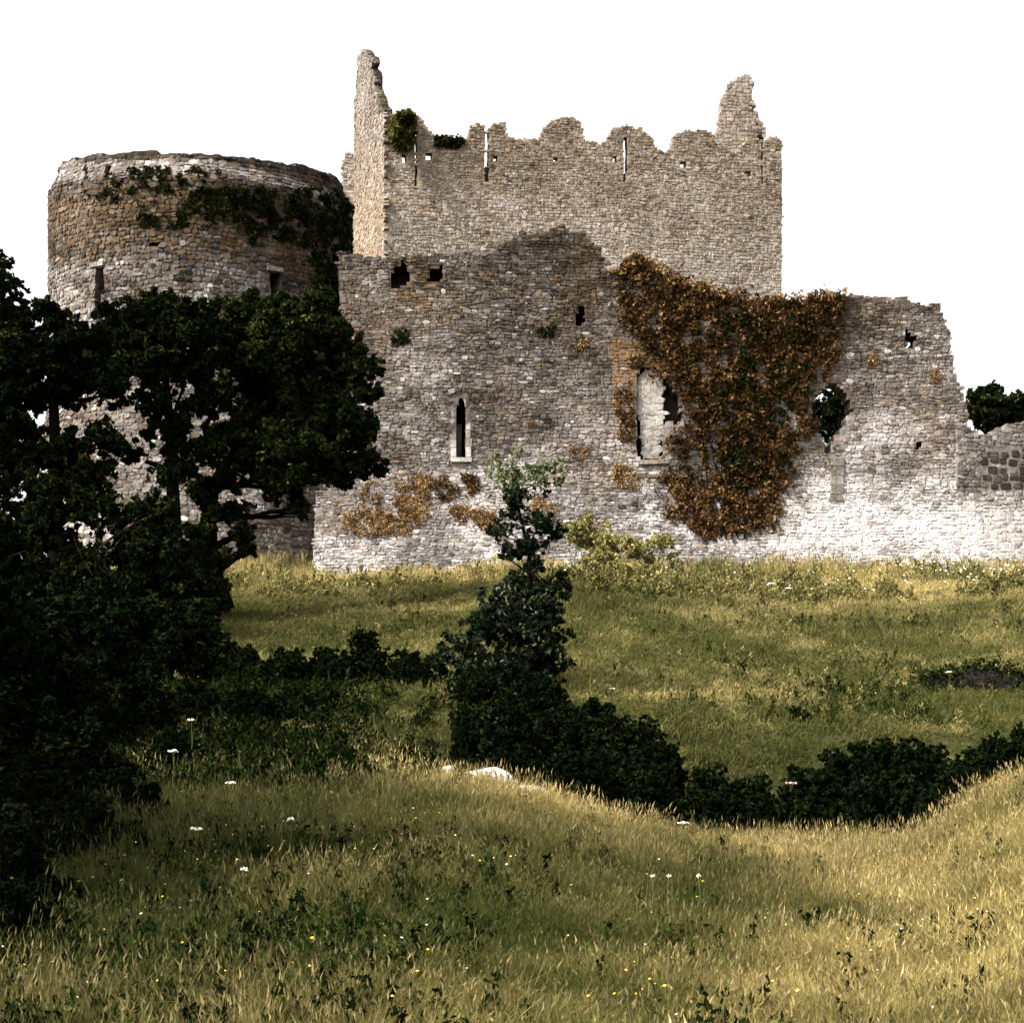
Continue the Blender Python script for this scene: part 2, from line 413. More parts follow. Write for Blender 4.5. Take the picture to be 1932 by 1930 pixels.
cw = tag(empty('curtain_wall', (3, YW, 8.8)), 'long ruined grey limestone curtain wall with a battered pale base, a lancet and ragged holes', 'castle wall')
wall_grid('wall_core', cmap, X0, X1, ZL, ZT, cmask, 1.5, .13, M_STONE, cw, tint=ctint)
masonry(cmap, X0, X1, ZL, ZT, cmask_s, chole, ctint, M_STONE, cw, seed=11)
# backs of the blind holes: recessed inner faces
def slab(name, px0, px1, py0, py1, Y, t, mat, parent, color=None):
    a = W(px0, py1, Y); b_ = W(px1, py0, Y)
    x0, x1, z0, z1 = a[0], b_[0], a[2], b_[2]
    V = np.array([(x, y, z) for y in (Y, Y+t) for (x, z) in ((x0,z0),(x1,z0),(x1,z1),(x0,z1))])
    Fc = np.array([[0,1,2,3],[5,4,7,6],[4,0,3,7],[1,5,6,2],[3,2,6,7],[4,5,1,0]])
    o = link(name, mesh_np(name, V, Fc), mat, parent)
    if color: o.color = color
    return o
slab('niche_back', 736, 838, 488, 550, YW+.9, .3, M_STONE, cw, (.05,.1,0,1))
slab('niche_back', 1190, 1300, 685, 872, YW+1.1, .3, M_STONE, cw, (.06,.2,0,1))
# hollow behind the small hole and lancet (a box painted near-black for the unlit inside)
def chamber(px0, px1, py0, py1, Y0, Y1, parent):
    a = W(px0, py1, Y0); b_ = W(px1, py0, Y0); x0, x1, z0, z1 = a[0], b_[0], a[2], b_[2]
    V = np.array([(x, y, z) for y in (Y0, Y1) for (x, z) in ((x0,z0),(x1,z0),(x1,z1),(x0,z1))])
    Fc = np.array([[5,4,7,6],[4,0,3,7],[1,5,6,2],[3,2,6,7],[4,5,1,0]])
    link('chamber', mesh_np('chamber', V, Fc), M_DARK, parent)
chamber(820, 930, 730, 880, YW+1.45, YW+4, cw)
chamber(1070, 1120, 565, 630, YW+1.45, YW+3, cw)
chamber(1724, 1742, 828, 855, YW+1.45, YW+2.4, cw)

# extruded strip along a px outline, used for dressed stone
def extrude_poly(name, poly, Y, t, mat, parent, color=None):
    n_ = len(poly); V = [W(px, py, Y) for px, py in poly]+[(W(px, py, Y)[0], Y+t, W(px, py, Y)[2]) for px, py in poly]
    me = bpy.data.meshes.new(name)
    F_ = [list(range(n_))[::-1], [n_+i for i in range(n_)]]+[[i, (i+1)%n_, n_+(i+1)%n_, n_+i] for i in range(n_)]
    me.from_pydata(V, [], F_); me.update()
    import bmesh
    bm = bmesh.new(); bm.from_mesh(me); bmesh.ops.recalc_face_normals(bm, faces=bm.faces); bm.to_mesh(me); bm.free()
    o = link(name, me, mat, parent)
    if color: o.color = color
    return o
lw = extrude_poly('lancet_window', [(850,871),(890,871),(890,863),(850,863)], YW-.13, .7, M_PALE, cw, (.50,.1,0,1))
# dressed jamb stones of the lancet
for side, xi, xo in ((-1, 860.5, 850), (1, 878.5, 888)):
    y = 862
    k = 0
    while y > 772:
        h = random.uniform(15, 24); xx = xo+(side*random.uniform(-1, 3))
        extrude_poly('jamb_stone', [(xi, y), (xx, y), (xx, max(y-h, 770)+1), (xi, max(y-h, 770)+1)], YW-.10, .5, M_PALE, lw, (random.uniform(.28,.62),.15,0,1))
        y -= h
arch = [(860.5,770),(864.5,756),(869.5,747.5)]; archo = [(850,770),(856,750),(869.5,736)]
archr = [(878.5,770),(875.5,756),(869.5,747.5)]; archro = [(888,770),(883,750),(869.5,736)]
for A, B in ((arch, archo), (archr, archro)):
    for i in (0, 1):
        extrude_poly('arch_stone', [A[i], A[i+1], B[i+1], B[i]], YW-.11-.004*i, .5, M_PALE, lw, (.55+.1*i,.05,0,1))
extrude_poly('inner_stone', [(861,862),(870,862),(872,800),(861,800)], YW+.62, .25, M_STONE, lw, (.30,.05,0,1))
# pale infill slab in the broken window
bw = extrude_poly('broken_window', [(1206,876),(1262,874),(1258,866),(1209,868)], YW-.15, .8, M_PALE, cw, (.3,.5,0,1))
slabp = [(1213,866),(1208,820),(1204,780),(1202,735),(1206,712),(1218,698),(1232,694),(1244,706),(1252,728),(1251,775),(1248,820),(1243,866)]
def bmap(s, z, d): s = np.asarray(s, float); return np.stack([s, YW+.22-d+0*s, np.asarray(z, float)+0*s], -1)
bm_ = lambda s, z, px, py: inpoly(slabp, *jag(px, py, 3))
def btint(px, py, r): return np.clip(.40+.12*wob(px, py, .1, 3)+.10*smooth(840, 780, py)+r.normal(0, .05, len(px)), 0, 1), np.clip(.15+.3*(py < 730)+0*px, 0, 1)
wall_grid('infill', bmap, W(1195,0,YW)[0], W(1260,0,YW)[0], W(0,872,YW)[2], W(0,688,YW)[2], bm_, .7, .06, M_PALE, cw, tint=btint)
masonry(bmap, W(1195,0,YW)[0], W(1260,0,YW)[0], W(0,872,YW)[2], W(0,688,YW)[2], bm_, lambda px, py: np.zeros(px.shape, bool), btint, M_PALE, cw, course=(.14,.3), width=(.2,.6), proud=(.005,.02), seed=77, nbig=0)
for k_, (a_, b_) in enumerate(((1178,1201),(1203,1219),(1221,1248),(1250,1266),(1268,1298))): extrude_poly('ledge_stone', [(a_,901+k_%2),(b_,900),(b_,895-k_%2),(a_,894)], YW-.17-.02*(k_%3), .5, M_STONE, bw, (.18+.07*(k_%3),.35,0,1))
# broken stub of a jamb under the see-through hole
st = bpy.data.objects.new('jamb_stub', None); C.objects.link(st); st.parent = cw; st.matrix_parent_inverse = Matrix.Translation(-Vector(cw.location))
yy = 945
while yy > 862:
    h = random.uniform(13, 20); o_ = random.uniform(-3, 3)
    extrude_poly('jamb_stone', [(1567+o_,yy),(1592+o_,yy),(1591+o_,yy-h+1),(1569+o_,yy-h+1)], YW-.10-.46*(lambda q: q*q/(q+.9))(max(0, (yy-893)/47.0)), .8, M_PALE, st, (random.uniform(.15,.32),.2,0,1)); yy -= h

# ---- low wall to the right
lowp = [(1808,812),(1830,808),(1855,822),(1872,815),(1890,806),(1915,798),(1950,794),(2010,800),(2060,790),(2140,796),(2190,830),(2190,1120),(1808,1120)]
YL = 84.75
def lmap(s, z, d):
    zb = W(0, 925, YL)[2]; hb = np.maximum(0, zb-z); bat = .48*hb*hb/(hb+.9)
    return np.stack([np.asarray(s, float), YL-bat-d+0*s, z], -1)
def ltint(px, py, r):
    n_ = len(px); t = np.interp(py, [800, 850, 920, 960, 1060], [.36,.42,.48,.62,.68])+r.normal(0, .09, n_)
    return np.clip(t, -.2, 1.1), np.clip(r.random(n_)*.25, 0, 1)
nohole = lambda px, py: np.zeros(px.shape, bool)
lw2 = tag(empty('low_wall', (W(2000,0,YL)[0], YL, 8.8)), 'low pale stone wall running off the right edge, with dark square blocks in its upper face', 'wall')
lm = lambda s, z, px, py: inpoly(lowp, *jag(px, py, 2.5))
wall_grid('wall_core', lmap, W(1800,0,YL)[0], W(2200,0,YL)[0], ZL, W(0,780,YL)[2], lm, 1.2, .14, M_STONE, lw2, tint=ltint)
masonry(lmap, W(1800,0,YL)[0], W(2200,0,YL)[0], ZL, W(0,785,YL)[2], lm, lambda px, py: inpoly([(1852,856),(1905,846),(1990,840),(2010,925),(1862,925)], px, py), ltint, M_STONE, lw2, course=(.11,.22), width=(.14,.42), proud=(.015,.05), seed=21)
blkp = [(1852,856),(1905,846),(1990,840),(2010,925),(1862,925)]
masonry(lmap, W(1845,0,YL)[0], W(2015,0,YL)[0], W(0,927,YL)[2], W(0,838,YL)[2], lambda s, z, px, py: inpoly(blkp, px, py), nohole, lambda px, py, r: (np.clip(r.normal(.0, .10, len(px))+.35*(r.random(len(px)) < .2), -.15, .5), 0*px+.1), M_STONE, lw2, course=(.30,.36), width=(.28,.52), proud=(.03,.05), seed=22, nbig=80, name='block', gap=.84, units=[(v_, f_[:, ::-1]) for v_, f_ in map(block_unit, range(8))])

# ---- round tower
TCX, TCY, TR = (381-966)/F*91, 91.0, 6.42
_ta = np.radians([-180,-92,-75,-45,-20,0,45,75,95,180]); _tz = np.array([25.6,26.2,25.95,25.62,25.42,25.32,25.35,25.55,25.7,25.6])
def ttop(a): return np.interp(a, _ta, _tz)
def trad(a, z):
    t = ttop(a)-z
    r_ = TR-np.interp(t, [-1, .32, 1.05, 1.1], [.42, .42, .05, 0])
    zb = 16.0
    return r_+np.maximum(0, zb-z)*.16
def tmap(s, z, d):
    a = np.asarray(s, float)/TR; r_ = trad(a, z)+d
    return np.stack([TCX+r_*np.sin(a), TCY-r_*np.cos(a), np.asarray(z, float)+0*a], -1)
t_holes = [[(181,605),(181,504),(195,504),(193,560),(193,605)], [(510,592),(509,513),(530,513),(526,560),(522,592)], [(158,342),(158,308),(166,308),(166,342)], [(197,330),(197,316),(211,316),(209,330)], [(282,462),(282,455),(300,455),(300,462)]]
def tmask(s, z, px, py):
    a = s/TR; r_ = z < ttop(a)
    f = np.abs(a) < 1.6
    for h in t_holes: r_ &= ~(inpoly(h, px, py) & f)
    return r_
def thole(px, py):
    r_ = np.zeros(px.shape, bool)
    for h in t_holes: r_ |= inpoly(h, px, py)
    return r_
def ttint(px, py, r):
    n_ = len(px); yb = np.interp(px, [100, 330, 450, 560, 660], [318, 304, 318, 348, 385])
    t = np.interp(py-yb, [-40,-14,-6, 22, 34, 90, 150, 200, 300], [.14,.16,.50,.38,.06,.03,.16,.38,.42])  # pale band puts light caught by the sloped rim into the tone
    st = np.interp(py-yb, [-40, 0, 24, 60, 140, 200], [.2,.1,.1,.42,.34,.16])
    t += .12*wob(px, py, .03, 15)-.05; t -= .36*smooth(380, 580, px)*(1-np.exp(-((py-yb-8)/16)**2))*(1-.6*smooth(430, 470, py))  # right side darkened: lichen, plus painted shade of the side away from the sun
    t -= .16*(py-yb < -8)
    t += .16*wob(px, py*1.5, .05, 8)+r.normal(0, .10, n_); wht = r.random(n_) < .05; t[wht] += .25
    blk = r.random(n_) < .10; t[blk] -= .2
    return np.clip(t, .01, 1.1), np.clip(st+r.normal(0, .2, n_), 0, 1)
tw = tag(empty('round_tower', (TCX, TCY, 8.8)), 'squat round tower of dark brown mottled stone with arrow slits and a sloping pale rim', 'tower')
S1 = TR*math.pi
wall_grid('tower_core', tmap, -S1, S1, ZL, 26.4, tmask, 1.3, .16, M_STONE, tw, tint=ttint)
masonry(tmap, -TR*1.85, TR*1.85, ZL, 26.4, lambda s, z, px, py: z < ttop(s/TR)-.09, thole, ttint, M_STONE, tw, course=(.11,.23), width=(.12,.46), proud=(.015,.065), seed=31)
# near-black drum set right behind the tower wall to darken the slits
def ring(cx, cy, r_, z0, z1, seg, cap=True):
    a = np.linspace(0, 2*math.pi, seg, endpoint=False)
    V = np.concatenate([np.stack([cx+r_*np.cos(a), cy+r_*np.sin(a), np.full(seg, z)], 1) for z in (z0, z1)])
    i = np.arange(seg); j = (i+1) % seg
    return V, [np.stack([i, j, j+seg, i+seg], 1)]+([np.array([list(range(seg, 2*seg))])] if cap else [])
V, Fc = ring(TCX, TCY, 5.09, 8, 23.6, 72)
link('slit_dark_drum', mesh_np('slit_dark_drum', V, Fc), M_DARK, tw)
# arrow slit dressed lintels
for px, py, wd in ((188, 500, 30), (519, 509, 30)):
    s_ = math.asin(((px-966)/F*86-TCX)/TR)
    a_ = s_; c_ = np.array([TCX+(TR+.0)*math.sin(a_), TCY-TR*math.cos(a_)])
    zc_ = EYE+(HOR-py)/F*c_[1]
    V = []
    for dd in (-.25, .10):
        for (u, v) in ((-.36,-.07),(.36,-.07),(.36,.1),(-.36,.1)):
            V.append((c_[0]+math.cos(a_)*u+math.sin(a_)*dd, c_[1]+math.sin(a_)*u-math.cos(a_)*dd, zc_+v))
    o = link('lintel', mesh_np('lintel', np.array(V), np.array([[3,2,1,0],[4,5,6,7],[0,1,5,4],[1,2,6,5],[2,3,7,6],[3,0,4,7]])), M_STONE, tw); o.color = (.5,.1,0,1)

# ---- keep
TH = R(10); KX, KY = W(725, 0, 96.0)[0], 96.0
ce, se = math.cos(TH), math.sin(TH)
def kfront(s, z, d):
    s = np.asarray(s, float); return np.stack([KX+s*ce+d*se, KY+s*se-d*ce, np.asarray(z, float)+0*s], -1)
def kleft(s, z, d):      # s runs backwards from the near corner
    s = np.asarray(s, float); return np.stack([KX-s*se-d*ce, KY+s*ce-d*se, np.asarray(z, float)+0*s], -1)
KW = 18.7
kf = [(700,660),(700,190),(716,170),(727,206),(745,222),(770,216),(785,222),(800,226),(812,246),(828,262),(850,260),(868,264),(882,258),(889,240),(903,234),(915,240),(935,234),(955,237),(958,256),(980,263),(1000,260),(1016,262),(1021,240),(1040,227),(1062,222),(1082,226),(1095,236),(1104,260),(1112,270),(1130,271),(1143,262),(1158,241),(1178,236),(1200,237),(1216,244),(1226,262),(1238,280),(1258,281),(1268,262),(1275,250),(1290,246),(1330,247),(1345,257),(1352,268),(1368,282),(1385,292),(1396,274),(1412,265),(1440,262),(1468,262),(1480,268),(1600,272),(1600,660)]
k_holes = [[(782,360),(782,226),(788,226),(788,360)], [(916,345),(916,240),(921,240),(921,345)], [(1178,345),(1177,258),(1183,258),(1182,345)], [(1309,350),(1309,256),(1312.5,256),(1312.5,350)], [(1436,350),(1436,268),(1439.5,268),(1439.5,350)],
   [(1044,305),(1044,296),(1051,296),(1051,305)], [(804,302),(804,288),(815,288),(815,302)], [(930,305),(930,296),(940,296),(940,305)], [(1155,308),(1155,296),(1164,296),(1164,308)], [(1284,318),(1284,306),(1294,306),(1294,318)], [(1405,334),(1405,322),(1418,322),(1418,334)], [(757,308),(757,292),(768,292),(768,308)]]
def khole(px, py):
    r_ = np.zeros(px.shape, bool)
    for h in k_holes: r_ |= inpoly(h, px, py)
    return r_
def kmask(s, z, px, py):
    return inpoly(kf, *jag(px, py, 5)) & ~khole(px, py) & (s >= 0) & (s <= KW)
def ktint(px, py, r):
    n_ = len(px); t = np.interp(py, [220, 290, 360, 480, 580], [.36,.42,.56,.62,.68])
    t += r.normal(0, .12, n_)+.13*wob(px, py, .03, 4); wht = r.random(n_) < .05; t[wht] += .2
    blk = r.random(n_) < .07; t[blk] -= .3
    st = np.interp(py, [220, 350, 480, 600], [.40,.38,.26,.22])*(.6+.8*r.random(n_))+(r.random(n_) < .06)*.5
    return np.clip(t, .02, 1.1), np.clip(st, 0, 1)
kp = tag(empty('castle_keep', (2, 102, 9.2)), 'tall square keep of buff rubble stone with eroded battlements, standing behind the curtain wall', 'castle keep')
KZ0 = 9.0; KZ1 = W(0, 165, 96)[2]
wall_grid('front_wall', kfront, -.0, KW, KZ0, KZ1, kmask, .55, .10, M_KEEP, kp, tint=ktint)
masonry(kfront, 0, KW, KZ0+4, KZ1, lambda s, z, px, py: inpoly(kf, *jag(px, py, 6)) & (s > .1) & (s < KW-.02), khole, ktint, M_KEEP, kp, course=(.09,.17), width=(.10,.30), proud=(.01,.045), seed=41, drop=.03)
kl = [(640,700),(640,330),(655,318),(662,300),(667,250),(672,200),(678,150),(683,110),(689,98),(697,104),(704,114),(706,128),(712,140),(711,156),(716,172),(722,190),(727,206),(740,222),(740,700)]
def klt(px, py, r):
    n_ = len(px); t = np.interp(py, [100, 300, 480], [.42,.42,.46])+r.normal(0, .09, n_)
    t -= .35*(px > np.interp(py, [110, 220], [702, 716]))*(py < 215)  # right edge of the spire darkened: shade of its inner side painted in
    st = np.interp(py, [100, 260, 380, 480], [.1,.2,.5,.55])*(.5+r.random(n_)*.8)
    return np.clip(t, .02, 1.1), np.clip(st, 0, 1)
KL = 13.5
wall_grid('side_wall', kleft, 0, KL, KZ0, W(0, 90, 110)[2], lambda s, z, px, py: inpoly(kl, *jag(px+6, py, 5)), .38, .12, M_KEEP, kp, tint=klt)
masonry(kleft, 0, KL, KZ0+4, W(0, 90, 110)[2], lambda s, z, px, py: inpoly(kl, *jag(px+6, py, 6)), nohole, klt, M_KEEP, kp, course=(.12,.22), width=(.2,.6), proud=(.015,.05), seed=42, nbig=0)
# fin of wall standing at the back right, and a stump at the back left
fin = [(1340,700),(1345,290),(1352,245),(1359,200),(1368,172),(1378,158),(1392,146),(1412,143),(1422,156),(1418,172),(1426,196),(1421,206),(1431,222),(1436,236),(1444,242),(1442,256),(1430,252),(1420,262),(1425,300),(1430,700)]
YF = 109.0
def fmap(s, z, d): s = np.asarray(s, float); return np.stack([s, YF+s*.12-d, np.asarray(z, float)+0*s], -1)
fm = lambda s, z, px, py: inpoly(fin, *jag(px, py, 2.5))
def ft(px, py, r):
    n_ = len(px); return np.clip(.58+r.normal(0, .10, n_)-.4*((px > 1412) & (r.random(n_) < .4)), .02, 1), np.clip(.2+r.random(n_)*.3, 0, 1)
wall_grid('wall_fin', fmap, W(1330,0,YF)[0], W(1460,0,YF+2)[0], KZ0+8, W(0,130,YF+2)[2], fm, 1.3, .12, M_KEEP, kp, .5, .2)
masonry(fmap, W(1330,0,YF)[0], W(1460,0,YF+2)[0], KZ0+14, W(0,130,YF+2)[2], fm, nohole, ft, M_KEEP, kp, course=(.12,.22), width=(.14,.4), proud=(.012,.045), seed=43, nbig=0)
stump = [(643,700),(646,312),(652,292),(668,288),(720,290),(720,700)]
YS = 111.0
def smap(s, z, d): s = np.asarray(s, float); return np.stack([s, YS-d+0*s, np.asarray(z, float)+0*s], -1)
sm = lambda s, z, px, py: inpoly(stump, *jag(px, py, 2.5))
wall_grid('rear_wall', smap, W(640,0,YS)[0], W(722,0,YS)[0], KZ0, W(0,280,YS)[2], sm, 1.2, .15, M_KEEP, kp, .6, .2)
masonry(smap, W(640,0,YS)[0], W(700,0,YS)[0], KZ0+12, W(0,280,YS)[2], sm, nohole, ft, M_KEEP, kp, seed=44, nbig=0)
# inner mass of the front wall below the wall walk, right side wall and back wall
def kbox(name, s0, s1, d0, d1, z0, z1, mat=M_KEEP, col=(.4,.3,0,1)):
    V = np.array([tuple(kfront(np.array([s]), np.array([z]), np.array([d]))[0]) for z in (z0, z1) for (s, d) in ((s0,d0),(s1,d0),(s1,d1),(s0,d1))])
    o = link(name, mesh_np(name, V, np.array([[3,2,1,0],[4,5,6,7],[0,1,5,4],[1,2,6,5],[2,3,7,6],[3,0,4,7]])[:, ::-1]), mat, kp); o.color = col
zwalk = W(0, 312, 97)[2]
kbox('wall_walk', 1.02, KW-.02, -.553, -2.4, KZ0, zwalk)
kbox('right_wall', KW-1.9, KW-.01, -2.403, -13, KZ0, zwalk-.3)
kbox('back_wall', 1.0, KW-1.903, -11.5, -13, KZ0, zwalk-1.5)

# ------------------------------------------------------------------ foliage builders
def rand_dirs(r, n_):
    v = r.normal(size=(n_, 3)); return v/np.linalg.norm(v, axis=1)[:, None]
def leaf_mesh(name, P, size, r, lean=None, aspect=1.7, tri=False):
    n_ = len(P); d = rand_dirs(r, n_)
    if lean is not None: d = d+np.asarray(lean); d /= np.linalg.norm(d, axis=1)[:, None]
    q = rand_dirs(r, n_); e = np.cross(d, q); e /= np.linalg.norm(e, axis=1)[:, None]
    s_ = (size*r.uniform(.6, 1.3, n_))[:, None]
    nn = np.cross(d, e)
    v = np.stack([P-d*s_*.5*aspect/1.4, P+e*s_*.36+nn*s_*.1, P+d*s_*.5*aspect/1.4, P-e*s_*.36+nn*s_*.1], 1).reshape(-1, 3)
    f = np.arange(n_*4).reshape(-1, 4)
    return mesh_np(name, v, f, attrs={'rnd': ('FLOAT', np.repeat(r.random(n_), 4))})
def blob_points(blobs, dens, r, shell=.55, sub=True):
    """blobs: (x,y,z,rad[,flat]) ; points gather in twig clumps inside each blob"""
    out = []; bb = []
    for b_ in blobs:
        x, y, z, rad = b_[:4]; k = b_[4] if len(b_) > 4 else 1.0
        bb.append((x, y, z, rad*.64, k))
        for q in range(7):
            d_ = rand_dirs(r, 1)[0]*rad*r.uniform(.55, 1.12); bb.append((x+d_[0], y+d_[1], z+d_[2]*.9, rad*r.uniform(.20, .46), k))
    for b_ in bb:
        x, y, z, rad = b_[:4]; k = b_[4] if len(b_) > 4 else 1.0
        n_ = max(20, int(dens*rad**2*k))
        if sub:
            nc = max(8, int(n_/18)); cd = rand_dirs(r, nc)*(r.random((nc, 1))**(.42))*rad
            cd *= np.array([1, 1, .85]); cr = rad*r.uniform(.08, .26, nc)
            i = r.integers(0, nc, n_); p = cd[i]+rand_dirs(r, n_)*(r.random((n_, 1))**.5)*cr[i][:, None]
        else:
            p = rand_dirs(r, n_)*(r.random((n_, 1))**.4)*rad
        out.append(p+np.array([x, y, z]))
    return np.concatenate(out)
def tube(paths, seg=7):
    V = []; Fc = []; off = 0
    for path, radii in paths:
        path = [Vector(p) for p in path]
        for i, p in enumerate(path):
            t = (path[min(i+1, len(path)-1)]-path[max(i-1, 0)]).normalized()
            u = t.cross(Vector((.3, 1, .1))).normalized(); v = t.cross(u)
            for k in range(seg):
                a = 2*math.pi*k/seg; rr = radii[i]*(1+.12*math.sin(3*a+i)); V.append(p+u*math.cos(a)*rr+v*math.sin(a)*rr)
        for i in range(len(path)-1):
            for k in range(seg):
                a = off+i*seg+k; b_ = off+i*seg+(k+1) % seg; Fc.append((a, b_, b_+seg, a+seg))
        off += len(path)*seg
    return mesh_np('trunk', np.array([tuple(v) for v in V]), np.array(Fc), True)
def wig(a, b_, n_, amp, r):
    a = np.array(a, float); b_ = np.array(b_, float); P = []
    for i in range(n_+1):
        t = i/n_; p = a*(1-t)+b_*t
        if 0 < i < n_: p = p+r.normal(0, amp, 3)*np.array([1, 1, .5])
        P.append(tuple(p))
    return P
def tree(name, label, cat, base_px, Y, blobs_px, dens, lsize, mat, trunk_path=None, tr=.18, seed=1, group=None, bark=None, grow=1.12, top_mat=None, top_py=0):
    """blobs_px: (px, py, radius_px, dY[, density])"""
    r = np.random.default_rng(seed); sc = Y/F
    bx = (base_px-966)/F*Y; bz = gz(bx, Y)
    t = tag(empty(name, (bx, Y, bz)), label, cat, group)
    bl = []
    for q in blobs_px:
        yy = Y+q[3]; x, _, z = W(q[0], q[1], yy); bl.append((x, yy, z, q[2]*yy/F*grow)+tuple(q[4:5]))
    P = blob_points(bl, dens, r)
    halo = []
    for b_ in bl:
        dn = b_[4] if len(b_) > 4 else 1
        for q in range(int(7+10*b_[3])):
            o_ = rand_dirs(r, 1)[0]; o_[2] *= .8; c0 = np.array(b_[:3])+o_*b_[3]*r.uniform(.85, 1.05); L_ = r.uniform(.25, .55)*b_[3]; dr = o_*.6+np.array([0, 0, -.35])+r.normal(0, .4, 3)
            k = int(34*dn); u = r.random((k, 1)); halo.append(c0+dr*L_*u+r.normal(0, .09*b_[3]**.5, (k, 3))*(1.1-u))
    P = np.concatenate([P]+halo)
    P = P[P[:, 2] > ground(P[:, 0], P[:, 1])-.05]
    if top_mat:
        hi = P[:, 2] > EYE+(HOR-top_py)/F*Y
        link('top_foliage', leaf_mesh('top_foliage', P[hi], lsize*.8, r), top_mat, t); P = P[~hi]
    link('crown', leaf_mesh('crown', P, lsize, r), mat, t)
    paths = []
    if trunk_path is None:
        top = max(bl, key=lambda q: q[2]); trunk_path = wig((bx, Y, bz-.2), (top[0]*.6+bx*.4, top[1]*.5+Y*.5, top[2]), 5, .15, r)
    else: trunk_path = [W(p[0], p[1], Y) for p in trunk_path]
    n_ = len(trunk_path); paths.append((trunk_path, [tr*(1-.8*i/(n_-1)) for i in range(n_)]))
    for q in bl:
        cand = [p for p in trunk_path if p[2] < q[2]] or trunk_path[:1]
        s_ = min(cand, key=lambda p: (p[0]-q[0])**2+(p[2]-q[2]+q[3])**2)
        i = trunk_path.index(s_); r0 = tr*(1-.8*i/(n_-1))*.6
        L_ = wig(s_, q[:3], 4, .12, r); paths.append((L_, [r0*(1-.8*j/4) for j in range(5)]))
        for _ in range(4):
            e_ = np.array(q[:3])+rand_dirs(r, 1)[0]*q[3]*.8; m_ = L_[r.integers(2, 5)]
            paths.append((wig(m_, e_, 3, .05, r), [r0*.35, r0*.28, r0*.18, r0*.06]))
    link('trunk', tube(paths), bark or M_BARK, t)
    return t

# ---- trees on the left
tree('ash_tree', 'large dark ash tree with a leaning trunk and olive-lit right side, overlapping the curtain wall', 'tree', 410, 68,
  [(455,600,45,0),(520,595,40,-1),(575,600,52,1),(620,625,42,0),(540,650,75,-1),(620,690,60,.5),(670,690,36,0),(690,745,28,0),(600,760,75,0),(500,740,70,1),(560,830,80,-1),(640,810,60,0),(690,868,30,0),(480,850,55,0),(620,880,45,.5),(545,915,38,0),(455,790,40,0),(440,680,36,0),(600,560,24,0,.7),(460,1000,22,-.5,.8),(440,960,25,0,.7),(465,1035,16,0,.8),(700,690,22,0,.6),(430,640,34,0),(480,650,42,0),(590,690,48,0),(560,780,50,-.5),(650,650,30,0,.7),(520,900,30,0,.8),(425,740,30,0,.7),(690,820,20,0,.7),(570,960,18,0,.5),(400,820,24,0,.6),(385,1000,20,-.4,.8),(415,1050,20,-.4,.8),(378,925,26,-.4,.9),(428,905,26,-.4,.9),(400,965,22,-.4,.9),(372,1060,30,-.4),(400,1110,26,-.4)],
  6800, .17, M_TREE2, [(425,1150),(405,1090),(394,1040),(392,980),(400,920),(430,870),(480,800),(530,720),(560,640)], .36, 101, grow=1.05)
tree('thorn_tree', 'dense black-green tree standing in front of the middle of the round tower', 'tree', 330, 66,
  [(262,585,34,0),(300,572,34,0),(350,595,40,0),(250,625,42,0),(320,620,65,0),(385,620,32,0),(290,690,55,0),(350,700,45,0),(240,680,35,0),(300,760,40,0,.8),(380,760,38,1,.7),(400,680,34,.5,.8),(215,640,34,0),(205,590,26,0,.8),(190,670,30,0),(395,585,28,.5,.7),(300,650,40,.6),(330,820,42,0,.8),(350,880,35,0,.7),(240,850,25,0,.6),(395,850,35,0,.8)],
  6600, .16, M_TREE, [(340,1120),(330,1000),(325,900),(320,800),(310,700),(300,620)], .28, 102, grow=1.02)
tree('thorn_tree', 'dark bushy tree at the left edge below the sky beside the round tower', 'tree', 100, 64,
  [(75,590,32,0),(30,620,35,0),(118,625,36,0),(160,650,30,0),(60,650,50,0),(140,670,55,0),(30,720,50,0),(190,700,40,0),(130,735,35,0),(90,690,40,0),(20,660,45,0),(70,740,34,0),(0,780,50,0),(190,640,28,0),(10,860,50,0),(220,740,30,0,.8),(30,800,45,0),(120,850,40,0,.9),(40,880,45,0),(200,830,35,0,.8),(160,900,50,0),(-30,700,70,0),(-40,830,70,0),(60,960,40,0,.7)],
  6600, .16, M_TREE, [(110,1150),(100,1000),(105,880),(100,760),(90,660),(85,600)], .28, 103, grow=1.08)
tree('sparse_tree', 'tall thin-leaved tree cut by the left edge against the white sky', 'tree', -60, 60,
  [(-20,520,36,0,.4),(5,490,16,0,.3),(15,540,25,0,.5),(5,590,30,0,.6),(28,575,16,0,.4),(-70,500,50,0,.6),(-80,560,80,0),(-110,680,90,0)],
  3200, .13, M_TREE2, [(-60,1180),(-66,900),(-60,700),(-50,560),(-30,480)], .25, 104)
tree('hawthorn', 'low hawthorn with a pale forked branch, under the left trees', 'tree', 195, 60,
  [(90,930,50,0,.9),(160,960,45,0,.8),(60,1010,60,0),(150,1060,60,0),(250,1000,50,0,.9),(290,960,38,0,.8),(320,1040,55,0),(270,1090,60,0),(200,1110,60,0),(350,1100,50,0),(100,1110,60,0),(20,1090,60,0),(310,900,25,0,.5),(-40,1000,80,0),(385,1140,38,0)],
  5000, .15, M_TREE, [(200,1150),(193,1060),(190,1030),(186,1000),(180,960)], .14, 105, bark=M_BARKL, grow=1.15)
